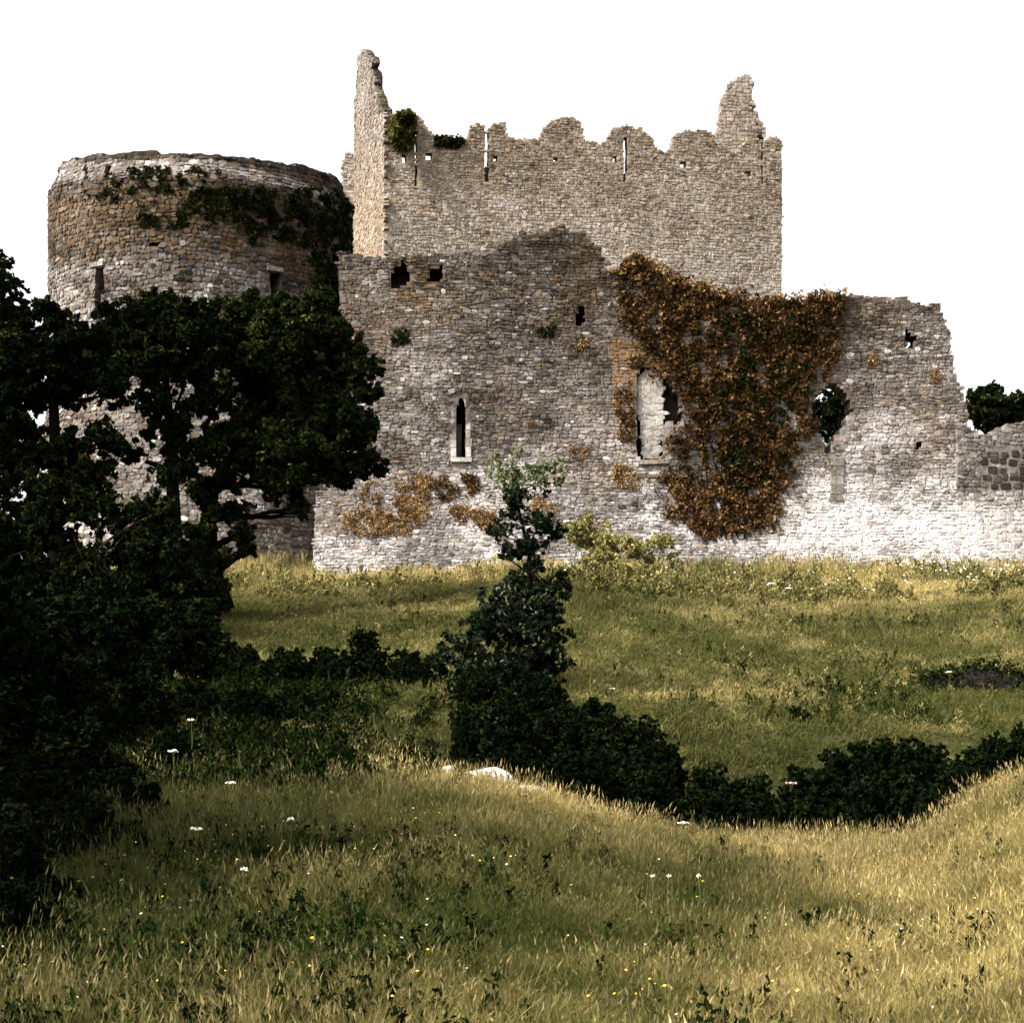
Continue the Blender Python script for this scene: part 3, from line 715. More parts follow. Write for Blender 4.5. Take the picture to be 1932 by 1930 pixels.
tree('elder_tree', 'nearest black tree cut by the left edge, added to shade the bank, its crown reaching down to the brambles', 'tree', -230, 36,  # mostly out of view, placed to throw shade on the bank
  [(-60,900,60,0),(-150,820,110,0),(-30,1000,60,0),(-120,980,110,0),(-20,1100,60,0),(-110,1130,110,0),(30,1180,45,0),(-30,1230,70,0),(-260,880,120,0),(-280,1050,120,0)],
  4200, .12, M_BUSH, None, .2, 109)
tree('shade_tree', 'tall unseen tree added beyond the left edge to shade the lower left of the meadow', 'tree', -1200, 17,  # out of view, added to cast shade on the near meadow
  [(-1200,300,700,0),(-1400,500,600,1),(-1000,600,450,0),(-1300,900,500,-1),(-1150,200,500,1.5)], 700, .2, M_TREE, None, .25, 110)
# ---- dark hedge of bushes beneath them and down the left side, and in the ditch
def bush_mesh(seed, mat, asp, dens=6500, size=.075):
    """footprint radius about 1, height asp"""
    r = np.random.default_rng(seed); bl = [(0, 0, .4, .55), (.45, .1, .3, .42), (-.45, -.1, .3, .42), (.1, -.5, .3, .40), (0, .45, .3, .4)]
    n_ = int(7*asp)+3
    for i in range(n_):
        z = (i+.6)/n_*(asp-.28); a = r.uniform(0, 2*math.pi); tp = 1-.55*(z/asp)**2; d_ = r.uniform(.1, .62)*tp
        bl.append((math.cos(a)*d_, math.sin(a)*d_, z, r.uniform(.26, .46)*tp))
        if z > .5: bl.append((0, 0, z, .5*tp))
    P = blob_points(bl, dens/(.6+.4*asp), r); P = P[P[:, 2] > -.02]
    me = leaf_mesh('foliage', P, size, r); me.materials.append(mat)
    st = tube([(wig((0,0,-.1), b_[:3], 3, .04, r), [.035,.028,.018,.008]) for b_ in bl], 4); st.materials.append(M_BARK)
    return me, st, asp
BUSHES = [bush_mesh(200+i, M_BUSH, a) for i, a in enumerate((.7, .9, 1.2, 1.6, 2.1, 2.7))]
def bush(label, px, top, Y, hw, var=0, name='bush', cat='bush', group=None, sink=.1, hmul=None):
    x = (px-966)/F*Y; zt = W(px, top, Y)[2]; g = gz(x, Y); h = max(zt-g+sink, .45*hw)
    o = tag(empty(name, (x, Y, g-sink)), label, cat, group)
    B = min(BUSHES, key=lambda q: abs(math.log(q[2]/(h/hw))))
    o.rotation_euler = (0, 0, random.uniform(0, 6)); o.scale = (hw*1.05, hw*1.05, h/B[2])
    for k, nm in enumerate(('foliage', 'stem')):
        c = bpy.data.objects.new(nm, B[k]); C.objects.link(c); c.parent = o
    return o
hedge = [  # low black bushes on the slope stand in for the tree shadow band
 ('wide black bush under the hawthorn, at the foot of the leaning ash trunk', 360, 1120, 56, 1.7),
 ('black bush low on the left, below the pale forked branch', 190, 1090, 55, 2.2),
 ('black bush against the left edge, under the trees', 30, 1080, 55, 2.2),
 ('dark scrub bush in front of the ash trunk, lowest toward the slope', 360, 1150, 48, 1.3),
 ('dark scrub bush left of the slope, half hidden by its neighbours', 250, 1120, 47, 1.7),
 ('tall dark scrub bush near the left edge, behind the bank scrub', 90, 1110, 46, 2.2),
 ('bush standing in for tree shadow just right of the leaning trunk foot, on the lit slope edge', 455, 1222, 47.5, 1.0),
 ('low black bush standing in for tree shadow, spreading onto the slope, between the left trees and the sapling', 545, 1228, 46, 1.2),
 ('low black bush standing in for tree shadow on the slope, left neighbour of the small pointed one', 630, 1215, 46, 1.0),
 ('small pointed black bush standing in for the crown shadow on the slope left of the sapling', 688, 1180, 46, .7),
 ('low dark bush standing in for tree shadow, touching the left side of the sapling foot', 765, 1232, 46, 1.1),
 ('dark bush at the left edge with small pale seed heads', 20, 1180, 38, 1.8),
 ('dark bush right of the one at the left edge, mid height', 150, 1230, 39, 1.4),
 ('dark bush in the left thicket, nearest the shaded bank', 270, 1270, 40, 1.2),
 ('low dark bush on the shaded bank, right of the left thicket', 370, 1290, 41, 1.1),
 ('low dark bush in the middle of the shaded bank', 470, 1300, 41, 1.0),
 ('low dark bush at the right end of the shaded bank, left of the sapling', 580, 1300, 42, 1.0),
 ('front bush of the left thicket beside the shaded bank', 330, 1370, 34, .6),
]
for i, (lb, px, tp, Y, hw) in enumerate(hedge): bush(lb, px, tp, Y, hw, i % 4, group='bushes under the left trees')
near = [
 ('tall bramble thicket filling the left edge of the meadow', 0, 1270, 27, 1.3),
 ('rounded bramble clump right of the left edge, above the white flower', 140, 1330, 27, .95),
 ('bramble clump spilling onto the meadow at lower left', 70, 1410, 23, .95),
 ('bramble clump between the left thicket and the brightest white flower head', 215, 1440, 24.5, .55),
 ('middle bramble clump, in front of the thicket at the lower left', 130, 1500, 20.5, .65),
 ('nearest bramble clump at the lower left edge', -20, 1500, 16.5, .9),
 ('bramble clump filling the edge thicket, half way down the left side', 60, 1440, 20, .9),
 ('bramble clump in front of the thicket, left of the brightest white flower head', 150, 1480, 19.5, .7),
 ('bramble clump at the thicket foot, where the meadow opens', 235, 1540, 20.5, .45),
 ('low bramble clump in the lower left corner grass, against the edge', 10, 1650, 14.5, .55),
 ('low bramble clump below the thicket, nearest the bottom', 120, 1720, 15, .4),
 ('ragged bramble clump reaching furthest right, beside the brightest white flower head', 270, 1470, 23.5, .5),
 ('low bramble clump under the ragged one, at the thicket foot', 215, 1590, 19.5, .5),
 ('small bramble clump lowest in the left thicket', 110, 1660, 17, .5),
]
for i, (lb, px, tp, Y, hw) in enumerate(near): bush(lb, px, tp, Y, hw, (i+1) % 4, name='bramble', cat='bramble', group='brambles at the left edge')
ditch = [  # ditch scrub, packed black to stand in for the ditch shade too
 ('black bush in the ditch right below the sapling', 960, 1300, 39, 1.15),
 ('black bush in the ditch left of the sapling foot, above the pale boulders', 880, 1310, 40, .55),
 ('black bush in the ditch just right of the sapling', 1065, 1318, 40, 1.3),
 ('black bush in the ditch beside the slope, second to the right of the sapling', 1160, 1325, 39, 1.2),
 ('low black bush in the ditch where the slope edge dips', 1250, 1375, 38, 1.0),
 ('broad low bush in the ditch below the small dark bush of the slope', 1330, 1425, 37, 1.0),
 ('low bush in the middle of the right ditch, lowest of the row', 1420, 1445, 37, .9),
 ('low bush in the ditch beside the pink flower', 1520, 1440, 38, .95),
 ('rounded black bush in the right ditch, left half of the dark pair', 1600, 1400, 38, 1.0),
 ('rounded black bush in the right ditch, tallest of the dark pair', 1700, 1385, 38, 1.1),
 ('bush at the right end of the ditch against the lit bank', 1800, 1425, 36.5, .8),
 ('leafy bush climbing the ditch at the right edge', 1890, 1380, 36, .8),
 ('bush cut by the right edge above the bank', 1970, 1360, 36, .9),
 ('bush just beyond the right edge, continuing the ditch row', 2080, 1370, 36, .9),
 ('bush beyond the right edge where the ditch row ends', 2200, 1365, 37, 1.0),
 ('front bush deep in the ditch below the sapling shadow', 1090, 1395, 35.5, 1.1),
 ('front bush deep in the ditch, under the dip of the slope', 1220, 1430, 35.5, 1.1),
 ('front bush deep in the ditch at the lowest part of the near bank', 1480, 1480, 35.5, 1.1),
 ('front bush deep in the ditch, below the tallest dark bush', 1640, 1460, 35.5, 1.1),
 ('front bush in the ditch hiding the foot of its bank', 1350, 1470, 35.5, 1.0),
 ('front bush in the ditch nearest the boulders', 970, 1390, 35.0, 1.0),
 ('front bush in the ditch just above the small rounded boulder', 870, 1410, 35.0, .8),
 ('front bush in the ditch below its right end', 1760, 1480, 35.0, .8),
 ('black bush merging with the left half of the sapling foot', 900, 1262, 43.5, .75),
 ('black bush merging with the right half of the sapling foot', 1010, 1270, 43.0, .9),
 ('black bush on the far side of the ditch just right of the sapling foot', 1110, 1325, 42, 1.1),
 ('black bush on the far side of the ditch where its edge falls', 1205, 1350, 40.5, .8),
 ('black bush behind the dark pair in the right ditch', 1650, 1388, 40, 1.0),
 ('black bush behind the right end of the dark pair', 1750, 1400, 39.5, 1.0),
 ('black bush at the far side of the ditch near the right edge', 1850, 1395, 38.5, .9),
 ('black bush at the far side of the ditch cut by the right edge', 1935, 1365, 38.5, .9),
]
for i, (lb, px, tp, Y, hw) in enumerate(ditch): bush(lb, px, tp+(0 if px < 1150 else 3 if px < 1500 else -10), Y, hw*(1.15 if px < 1150 else 1.1 if px < 1500 else 1.2), i % 4, group='bushes along the ditch')
bush('small dark bush alone on the open slope above the ditch', 1505, 1335, 45, .55, 2, group='bushes along the ditch')
bush('low dark bush on the slope right of the sapling, under a white flower patch', 1185, 1155, 66, .75, 1, group='bushes along the ditch')
# ---- sapling
tree('sapling', 'slender dark sapling rising from the ditch in front of the curtain wall', 'tree', 960, 46,
  [(985,890,44,0,.16),(1015,905,38,0,.16),(955,915,34,0,.18),(1050,890,24,0,.12),(940,880,24,0,.12),(970,938,26,0,.8),(963,968,16,0,.6),(1005,985,30,0,.35),(1045,1003,20,0,.5),(940,1000,22,0,.25),(1000,1035,28,0,.8),(962,1040,20,0,.4),(1010,1068,16,0,.5),(965,1095,22,0,.5),(1035,1115,40,0,1),(990,1130,50,0,1),(940,1130,36,0,.9),(1040,1170,38,0,1),(985,1190,60,0,1),(915,1190,45,-.5,1),(865,1215,34,-.5,.8),(835,1240,24,-.5,.6),(1010,1240,55,0,1),(930,1260,62,-.5,1),(865,1290,50,-.5,1),(1000,1300,60,0,1),(930,1340,70,-.5,1),(1030,1350,45,0,1),(860,1360,45,-.5,1)],
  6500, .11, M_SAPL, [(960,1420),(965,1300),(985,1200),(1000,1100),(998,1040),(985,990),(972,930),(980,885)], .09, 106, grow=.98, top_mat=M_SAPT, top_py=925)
# ---- trees beyond the walls
tree('round_tree', 'small rounded green tree on the skyline behind the low wall at the right edge', 'tree', 1868, 105,
  [(1850,755,24,0),(1880,748,24,0),(1900,765,26,0),(1868,775,32,0),(1840,772,18,0),(1920,755,16,0),(1895,790,24,0),(1865,798,18,0),(1930,780,15,0)], 1500, .26, M_TREE2, None, .2, 107)
tree('dark_tree', 'dark tree seen through the ragged hole in the curtain wall', 'tree', 1572, 100,
  [(1560,760,20,0,.5),(1590,770,30,0),(1570,800,30,0,1),(1545,805,22,0,.9),(1600,800,30,0),(1600,740,18,0,.9),(1580,835,24,0),(1545,770,14,0,.4)], 2400, .22, M_TREE, None, .2, 108)

# ------------------------------------------------------------------ climbing plants
def climber(name, label, cat, mapf, inv_s, polys, n_, size, mat, depth, seed, noise_thr=-9, stems=0, leanup=.0, edge=5):
    """leaves scattered on a wall face inside px polygons"""
    r = np.random.default_rng(seed)
    allp = np.array([p for q in polys for p in q]); x0, y0 = allp.min(0); x1, y1 = allp.max(0)
    px = r.uniform(x0, x1, n_*3); py = r.uniform(y0, y1, n_*3); jx, jy = px+edge*wob(px, py, .06, seed)+r.normal(0, edge*.45, len(px)), py+edge*wob(py, px, .06, seed)+r.normal(0, edge*.45, len(px))
    k = np.zeros(len(px), bool)
    for q in polys: k |= inpoly(q, jx, jy)
    k &= wob(px, py, .11, seed*1.3)+.5*wob(px, py, .31, seed) > noise_thr
    px, py = px[k][:n_], py[k][:n_]
    s, z = inv_s(px, py)
    lump = np.clip(.55+.45*wob(px, py, .10, seed)+.25*wob(px, py, .27, seed+2), .08, 1.3)
    d = depth*lump*r.random(len(px))**.6+.03
    P = mapf(s, z, d)
    c = P.mean(0)
    t = tag(empty(name, tuple(c)), label, cat)
    link('leaves', leaf_mesh('leaves', P, size, r, lean=(0,-.3,leanup)), mat, t)
    return t, c
def inv_curt(px, py): return (px-966)/F*YW, EYE+(HOR-py)/F*(YW-np.maximum(0, (py-893))*.42/47)
def inv_tow(px, py):
    s = np.arcsin(np.clip(((px-966)/F*(TCY-5)-TCX)/TR, -.999, .999)); Y = TCY-TR*np.cos(s)
    s = np.arcsin(np.clip(((px-966)/F*Y-TCX)/TR, -.9999, .9999)); Y = TCY-TR*np.cos(s)
    return s*TR, EYE+(HOR-py)/F*Y
def inv_keep(px, py):
    u = (px-966)/F; s = (u*KY-KX)/(ce-u*se); return s, EYE+(HOR-py)/F*(KY+s*se)
dead = [(1168,516),(1184,494),(1200,479),(1228,494),(1262,520),(1292,535),(1330,544),(1385,561),(1432,580),(1462,570),(1560,560),(1594,554),(1596,600),(1588,650),(1562,690),(1545,728),(1528,760),(1530,810),(1508,850),(1490,890),(1470,930),(1452,975),(1420,1000),(1380,985),(1330,1004),(1296,985),(1262,930),(1245,902),(1300,885),(1268,850),(1290,800),(1286,760),(1262,712),(1240,686),(1205,640),(1180,620),(1172,570)]
t_, c_ = climber('dead_creeper', 'rust-brown dead creeper covering the curtain wall between the broken window and the ragged hole', 'creeper', cmap, inv_curt, [dead], 22000, .15, M_DEAD, .30, 51, noise_thr=-.36, leanup=.2, edge=16)
creeper_main = t_
P_ = None
climber('green_ivy', 'dark green ivy mixed in patches through the middle of the dead creeper', 'ivy', cmap, inv_curt, [[(1300,600),(1400,590),(1520,600),(1540,680),(1510,800),(1480,900),(1400,930),(1340,860),(1320,740)]], 6500, .14, M_IVY, .40, 57, noise_thr=.22, edge=14)
r_ = np.random.default_rng(52); paths = []
for k in range(26):
    x_ = r_.uniform(1310, 1430); y_ = r_.uniform(980, 1020); xe = x_+r_.uniform(-60, 60); ye = r_.uniform(700, 900)
    pts = []
    for i in range(7):
        u = i/6; qx = x_*(1-u)+xe*u+r_.normal(0, 5); qy = y_*(1-u)+ye*u
        s, z = inv_curt(qx, qy); pts.append(tuple(cmap(np.array([s]), np.array([z]), np.array([.12]))[0]))
    paths.append((pts, [.035*(1-.12*i) for i in range(7)]))
link('stem', tube(paths, 5), M_BARK, t_)
climber('creeper_fringe', 'pale orange leaves added as the sunlit top edge of the dead creeper, along the wall top', 'creeper', cmap, inv_curt,  # lighter leaf colour paints the sun along the creeper top
  [[(1140,512),(1170,508),(1200,474),(1232,488),(1294,528),(1340,538),(1388,554),(1432,574),(1462,562),(1560,553),(1598,549),(1598,562),(1560,570),(1462,581),(1430,590),(1385,572),(1330,556),(1290,546),(1228,506),(1200,490),(1170,520)]], 3200, .14, M_DRY, .3, 53, leanup=.6)
climber('red_creeper', 'sparse rusty creeper at the wall foot, under the dead creeper', 'creeper', cmap, inv_curt,
  [[(1240,905),(1300,890),(1450,900),(1470,950),(1440,1000),(1400,1010),(1340,1020),(1300,1000),(1262,950)]], 3000, .13, M_DEAD, .3, 54, leanup=.3, noise_thr=-.0, edge=16)
plants = [
 ('bright orange dry plant tall against the battered base, right of the lower left corner', [(748,900),(800,893),(818,915),(800,960),(770,975),(742,950)], 1500, .25, 61, M_DRY),
 ('wide sagging brown plant across the foot of the battered base at left', [(640,965),(690,960),(760,968),(812,950),(800,985),(760,1008),(700,1015),(655,995)], 2200, .3, 62, M_DRY),
 ('narrow upright brown plant left of the bright orange one', [(680,930),(700,905),(712,930),(722,968),(690,972)], 500, .2, 63, M_DRY),
 ('dark brown tuft under the lancet window', [(815,900),(845,896),(868,925),(850,945),(822,935)], 500, .2, 64, M_DEAD),
 ('round rust tuft right of the one under the lancet', [(865,895),(890,893),(910,915),(890,938),(862,928)], 500, .2, 65, M_DEAD),
 ('orange plant low beside the sapling on its left', [(848,960),(900,950),(935,960),(930,1000),(900,1000),(870,985)], 1100, .25, 66, M_DRY),
 ('brown plant low beside the sapling on its right', [(1010,930),(1040,950),(1050,985),(1020,995),(1000,960)], 500, .2, 67, M_DRY),
 ('golden tuft on the ledge under the broken window', [(1155,875),(1190,885),(1205,905),(1180,935),(1160,912)], 600, .2, 68, M_DRY),
 ('small orange tuft under the small square hole', [(1072,640),(1108,642),(1110,658),(1082,662)], 260, .15, 69, M_DRY),
 ('pair of dry tufts in the middle of the wall face, right of the lancet', [(1072,830),(1085,850),(1110,842),(1118,860),(1092,868),(1078,858)], 240, .15, 70, M_DRY),
 ('small brown tuft halfway up the wall, above the dry pair', [(995,800),(1010,793),(1012,815),(1000,820)], 90, .12, 71, M_DRY),
 ('rusty tuft above the broken window on its left', [(1185,680),(1205,665),(1218,680),(1200,695)], 200, .15, 72, M_DEAD),
 ('rust-brown growth down the left side of the broken window', [(1158,735),(1196,715),(1200,830),(1170,835)], 900, .14, 73, M_DEAD),
 ('faint orange tuft on the right part of the wall below the square hole', [(1755,700),(1775,695),(1778,720),(1760,722)], 110, .12, 74, M_DRY),
 ('faint orange tuft right of the creeper, under the wall top', [(1635,665),(1650,660),(1658,680),(1642,690)], 90, .12, 75, M_DRY),
 ('dark hole-side ivy near the wall top, left part', [(738,625),(770,618),(775,650),(745,655)], 420, .15, 76, M_IVY),
 ('dark ivy tuft under the small square hole, left of the orange tuft', [(1005,612),(1045,618),(1045,638),(1012,634)], 260, .12, 77, M_IVY),
]
for lb, pl, n_, dp, sd, mt in plants:
    climber('wall_plant', lb, 'wall plant', cmap, inv_curt, [pl], int(n_*.8), .10, mt, dp*.8, sd, leanup=.4, edge=8, noise_thr=-.5)
climber('tower_ivy', 'nearly black ivy spread over the upper right of the round tower', 'ivy', tmap, inv_tow,
  [[(560,355),(600,362),(655,385),(662,470),(640,520),(590,480),(560,420)], [(430,360),(520,360),(570,390),(560,440),(470,450),(425,400)]], 16000, .15, M_IVY, .16, 81, edge=16, noise_thr=-.15)
climber('tower_moss', 'dark moss and ivy patches under the pale rim at the middle of the round tower', 'ivy', tmap, inv_tow,
  [[(240,325),(330,312),(400,330),(430,380),(390,400),(330,360),(250,350)], [(250,395),(420,390),(430,420),(260,430)], [(150,350),(230,345),(240,365),(160,370)]], 7000, .12, M_IVY, .10, 82, edge=16, noise_thr=.1)
climber('tower_side_ivy', 'black ivy filling the corner where round tower meets curtain wall', 'ivy', tmap, inv_tow,
  [[(590,470),(640,480),(655,560),(640,640),(600,600)]], 5000, .14, M_IVY, .3, 83, noise_thr=-.5)
climber('keep_shrub', 'rounded olive shrub growing on the top left corner of the keep', 'shrub', kfront, inv_keep,
  [[(732,235),(745,220),(765,214),(782,226),(782,262),(772,285),(748,285),(733,262)]], 3600, .17, M_GRN, .9, 84, leanup=.3)
climber('keep_moss', 'dark brown growth in the first gap of the keep battlements', 'wall plant', kfront, inv_keep,
  [[(818,256),(872,260),(880,268),(860,282),(825,278)]], 800, .12, M_IVY, .25, 85)

# ------------------------------------------------------------------ flowering weeds at the wall foot
yellow = [
 ('pale yellow flowering shrub right of the sapling top, against the wall foot', 1090, 1005, 80, 70, 1.2),
 ('golden flowering shrub at the wall foot below the broken window', 1205, 1030, 80, 60, 1.2),
 ('cream flowering weeds right of the sapling, below the golden shrub', 1150, 1040, 79, 55, 1.0),
 ('grey-green weeds right of the sapling at mid height', 1095, 1085, 71, 45, .6),
]
for i, (lb, px, py, Y, rp, dn) in enumerate(yellow):
    r = np.random.default_rng(300+i); bx = (px-966)/F*Y; g = gz(bx, Y)
    t = tag(empty('flowering_shrub', (bx, Y, g)), lb, 'shrub')
    bl = [(bx+r.uniform(-1, 1)*rp*Y/F, Y+r.uniform(-.3, .3), W(px, py+r.uniform(-12, 30), Y)[2], rp*Y/F*r.uniform(.28, .5), dn) for _ in range(8)]
    P = blob_points(bl, 2600, r); link('flowers', leaf_mesh('flowers', P, .10, r), M_YEL if i < 3 else M_GRN, t)
    link('stem', tube([(wig((bx+r.normal(0,.2), Y, g-.1), b_[:3], 3, .05, r), [.02,.016,.012,.006]) for b_ in bl], 4), M_STEM, t)

# ------------------------------------------------------------------ grass
SRC = bpy.data.collections.new('tuft_sources')
def grass_mat(name, green, straw, seedhead=False):
    m, n, b = mk(name)
    at = N(n, 'ShaderNodeAttribute', attribute_name='dry', attribute_type='INSTANCER'); oi = N(n, 'ShaderNodeObjectInfo')
    geo = N(n, 'ShaderNodeNewGeometry'); n1 = noi(n, geo.outputs['Position'], .9, 4, .65)
    f = mth(n, 'ADD', at.outputs['Fac'], mth(n, 'MULTIPLY', mth(n, 'SUBTRACT', oi.outputs['Random'], .5), .45))
    f = mth(n, 'ADD', f, mth(n, 'MULTIPLY', mth(n, 'SUBTRACT', n1, .5), .9), True)
    col = ramp(n, f, [(0, green), (.5, tuple((a+c)*.40 for a, c in zip(green, straw))), (1, straw)])
    n.links.new(col, b.inputs['Base Color'])
    tr = N(n, 'ShaderNodeBsdfTranslucent'); n.links.new(col, tr.inputs[0]); mx = N(n, 'ShaderNodeMixShader'); mx.inputs[0].default_value = .25
    n.links.new(b.outputs[0], mx.inputs[1]); n.links.new(tr.outputs[0], mx.inputs[2]); n.links.new(mx.outputs[0], n.nodes['Material Output'].inputs[0])
    return m
M_GRASS = grass_mat('meadow_grass_blades', (.030,.038,.006), (.30,.235,.080))
M_GRASSF = grass_mat('slope_grass_blades', (.050,.056,.012), (.40,.33,.12))
M_SEED = grass_mat('grass_seed_heads', (.045,.042,.014), (.36,.27,.12))
def blades(r, n_, h, wd, spread, lean, seeds=0):
    V = []; Fc = []; mi = []; off = 0
    for i in range(n_):
        x, y = r.normal(0, spread, 2); a = r.uniform(0, 6.28); hh = h*r.uniform(.45, 1.15); l = lean*hh*r.uniform(.2, 1.3); b_ = r.uniform(0, 6.28)
        ux, uy = math.cos(a), math.sin(a); lx, ly = math.cos(b_)*l, math.sin(b_)*l
        pts = [(0, 0, 0, 1), (.35*lx*.5, .35*ly*.5, hh*.5, .8), (lx, ly, hh, .15)]
        for (px, py, pz, k) in pts:
            V += [(x+px-ux*wd*k, y+py-uy*wd*k, pz), (x+px+ux*wd*k, y+py+uy*wd*k, pz)]
        Fc += [(off, off+1, off+3, off+2), (off+2, off+3, off+5, off+4)]; mi += [0, 0]; off += 6
        if i < seeds:
            s_ = wd*2.6; z = hh
            V += [(x+lx, y+ly, z-.03), (x+lx+ux*s_, y+ly+uy*s_, z+.01), (x+lx*1.1, y+ly*1.1, z+.10*h/.5), (x+lx-ux*s_, y+ly-uy*s_, z+.01)]
            Fc.append((off, off+1, off+2, off+3)); mi.append(1); off += 4
    me = mesh_np('tuft', np.array(V), np.array(Fc)); me.materials.append(M_GRASS); me.materials.append(M_SEED)
    me.polygons.foreach_set('material_index', np.array(mi, dtype=np.int32)); me['n'] = n_; return me
rr_ = np.random.default_rng(5)
for i in range(8):
    far = i >= 5
    if far: me = blades(rr_, 20, .36, .009, .20, .6, 2 if i < 7 else 7)
    else: me = blades(rr_, 30, .20 if i < 3 else .33, .0030 if i < 3 else .0024, .10, .7, 1 if i < 3 else 7)
    if far: me.materials[0] = M_GRASSF
    SRC.objects.link(bpy.data.objects.new('tuft_%d' % i, me))
def gn_scatter(name, P, rot, scl, idx, dry, coll):
    me = mesh_np(name, P, np.zeros((0, 3), int)) if False else bpy.data.meshes.new(name)
    me.vertices.add(len(P)); me.vertices.foreach_set('co', np.ascontiguousarray(P, np.float32).ravel())
    for k, typ, a, fld in (('rot', 'FLOAT_VECTOR', rot, 'vector'), ('scl', 'FLOAT_VECTOR', scl, 'vector'), ('idx', 'INT', idx, 'value'), ('dry', 'FLOAT', dry, 'value')):
        at = me.attributes.new(k, typ, 'POINT'); at.data.foreach_set(fld, np.ascontiguousarray(a, np.int32 if typ == 'INT' else np.float32).ravel())
    o = bpy.data.objects.new(name, me); C.objects.link(o)
    g = bpy.data.node_groups.new(name+'_nodes', 'GeometryNodeTree')
    g.interface.new_socket('Geometry', in_out='INPUT', socket_type='NodeSocketGeometry'); g.interface.new_socket('Geometry', in_out='OUTPUT', socket_type='NodeSocketGeometry')
    gi = g.nodes.new('NodeGroupInput'); go = g.nodes.new('NodeGroupOutput'); ip = g.nodes.new('GeometryNodeInstanceOnPoints')
    ci = g.nodes.new('GeometryNodeCollectionInfo'); ci.inputs['Collection'].default_value = coll; ci.inputs['Separate Children'].default_value = True; ci.inputs['Reset Children'].default_value = True
    def na(nm, typ):
        q = g.nodes.new('GeometryNodeInputNamedAttribute'); q.data_type = typ; q.inputs['Name'].default_value = nm
        return [s for s in q.outputs if s.enabled][0]
    g.links.new(gi.outputs[0], ip.inputs['Points']); g.links.new(ci.outputs[0], ip.inputs['Instance']); ip.inputs['Pick Instance'].default_value = True
    g.links.new(na('idx', 'INT'), ip.inputs['Instance Index']); g.links.new(na('rot', 'FLOAT_VECTOR'), ip.inputs['Rotation']); g.links.new(na('scl', 'FLOAT_VECTOR'), ip.inputs['Scale'])
    g.links.new(ip.outputs[0], go.inputs[0])
    md = o.modifiers.new('scatter', 'NODES'); md.node_group = g
    return o
def dryness(x, y):
    px, py = topx(x, y, ground(x, y))
    d = .14+.36*wob(x, y*.6, .7, 3)+.34*wob(x, y, 2.6, 5)
    nearm = y < 32
    # straw to the right of the near meadow, browner along its crest, greener and darker on the left
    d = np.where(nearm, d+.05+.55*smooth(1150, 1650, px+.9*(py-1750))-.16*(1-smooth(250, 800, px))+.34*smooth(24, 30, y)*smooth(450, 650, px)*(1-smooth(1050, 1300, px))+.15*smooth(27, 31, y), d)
    d = np.where(nearm, d+.0, d-.06+.42*smooth(70, 82, y)+.10*smooth(1000, 1700, px)*smooth(52, 66, y)-.12*np.exp(-((y-50)/7)**2))
    return d
def scatter_region(y0, y1, per, margin, seed, idxs, scale, name, label, y_pow=0):
    r = np.random.default_rng(seed); n_ = int(per*((y1**2-y0**2)*.27+2*margin*(y1-y0)))
    y = r.uniform(y0, y1, int(n_*1.6)); x = r.uniform(-1, 1, len(y))*(.265*y1+margin); k = np.abs(x) < .265*y+margin
    x, y = x[k][:n_], y[k][:n_]; k = (wob(x, y, 3.0, 12)+r.normal(0, .35, len(x)) > -.55); x, y = x[k], y[k]; z = ground(x, y)
    gx_, gy_ = topx(x, y, z); k = ~((gx_ > 812) & (gx_ < 1020) & (y > 28.6) & (y < 31.6)) & ~((gx_ > 1745+25*wob(x, y, 2, 3)) & (y > 51.6+.7*wob(x, y, 1.2, 4)) & (y < 54.0+.8*wob(x, y, 1.5, 6))); x, y, z = x[k], y[k], z[k]
    dry = dryness(x, y)
    hgt = (.72+.55*wob(x, y, 1.6, 9)+r.normal(0, .22, len(x)))*scale(x, y)
    hgt = np.clip(hgt, .22, 3)
    rot = np.stack([r.normal(0, .28, len(x)), r.normal(0, .28, len(x)), r.uniform(0, 6.28, len(x))], 1)
    wsc = r.uniform(.8, 1.25, len(x))
    o = gn_scatter(name, np.stack([x, y, z-.01], 1), rot, np.stack([wsc, wsc, hgt], 1), r.choice(idxs, len(x)), dry, SRC)
    return tag(o, label, 'grass', kind='stuff')
scatter_region(7, 20, 230, 4.8, 401, [0,0,1,2,2,3,4], lambda x, y: .70+0*x, 'meadow_grass', 'long seeding meadow grass in the foreground, straw coloured to the right')
scatter_region(20, 33, 150, 4.8, 402, [0,1,2,3,4,4], lambda x, y: .82+.15*(y > 28), 'bank_grass', 'brownish grass along the crest of the near bank above the ditch')
scatter_region(33, 60, 60, 5, 403, [5,6,7,0], lambda x, y: .62+0*x, 'slope_grass', 'rough olive grass on the lower slope beyond the ditch')
scatter_region(60, 86, 46, 5, 404, [5,6,7], lambda x, y: .8+(1.1+1.3*wob(x, y, .9, 14))*smooth(76, 83, y), 'castle_slope_grass', 'tall pale grass and weeds on the slope at the foot of the walls')

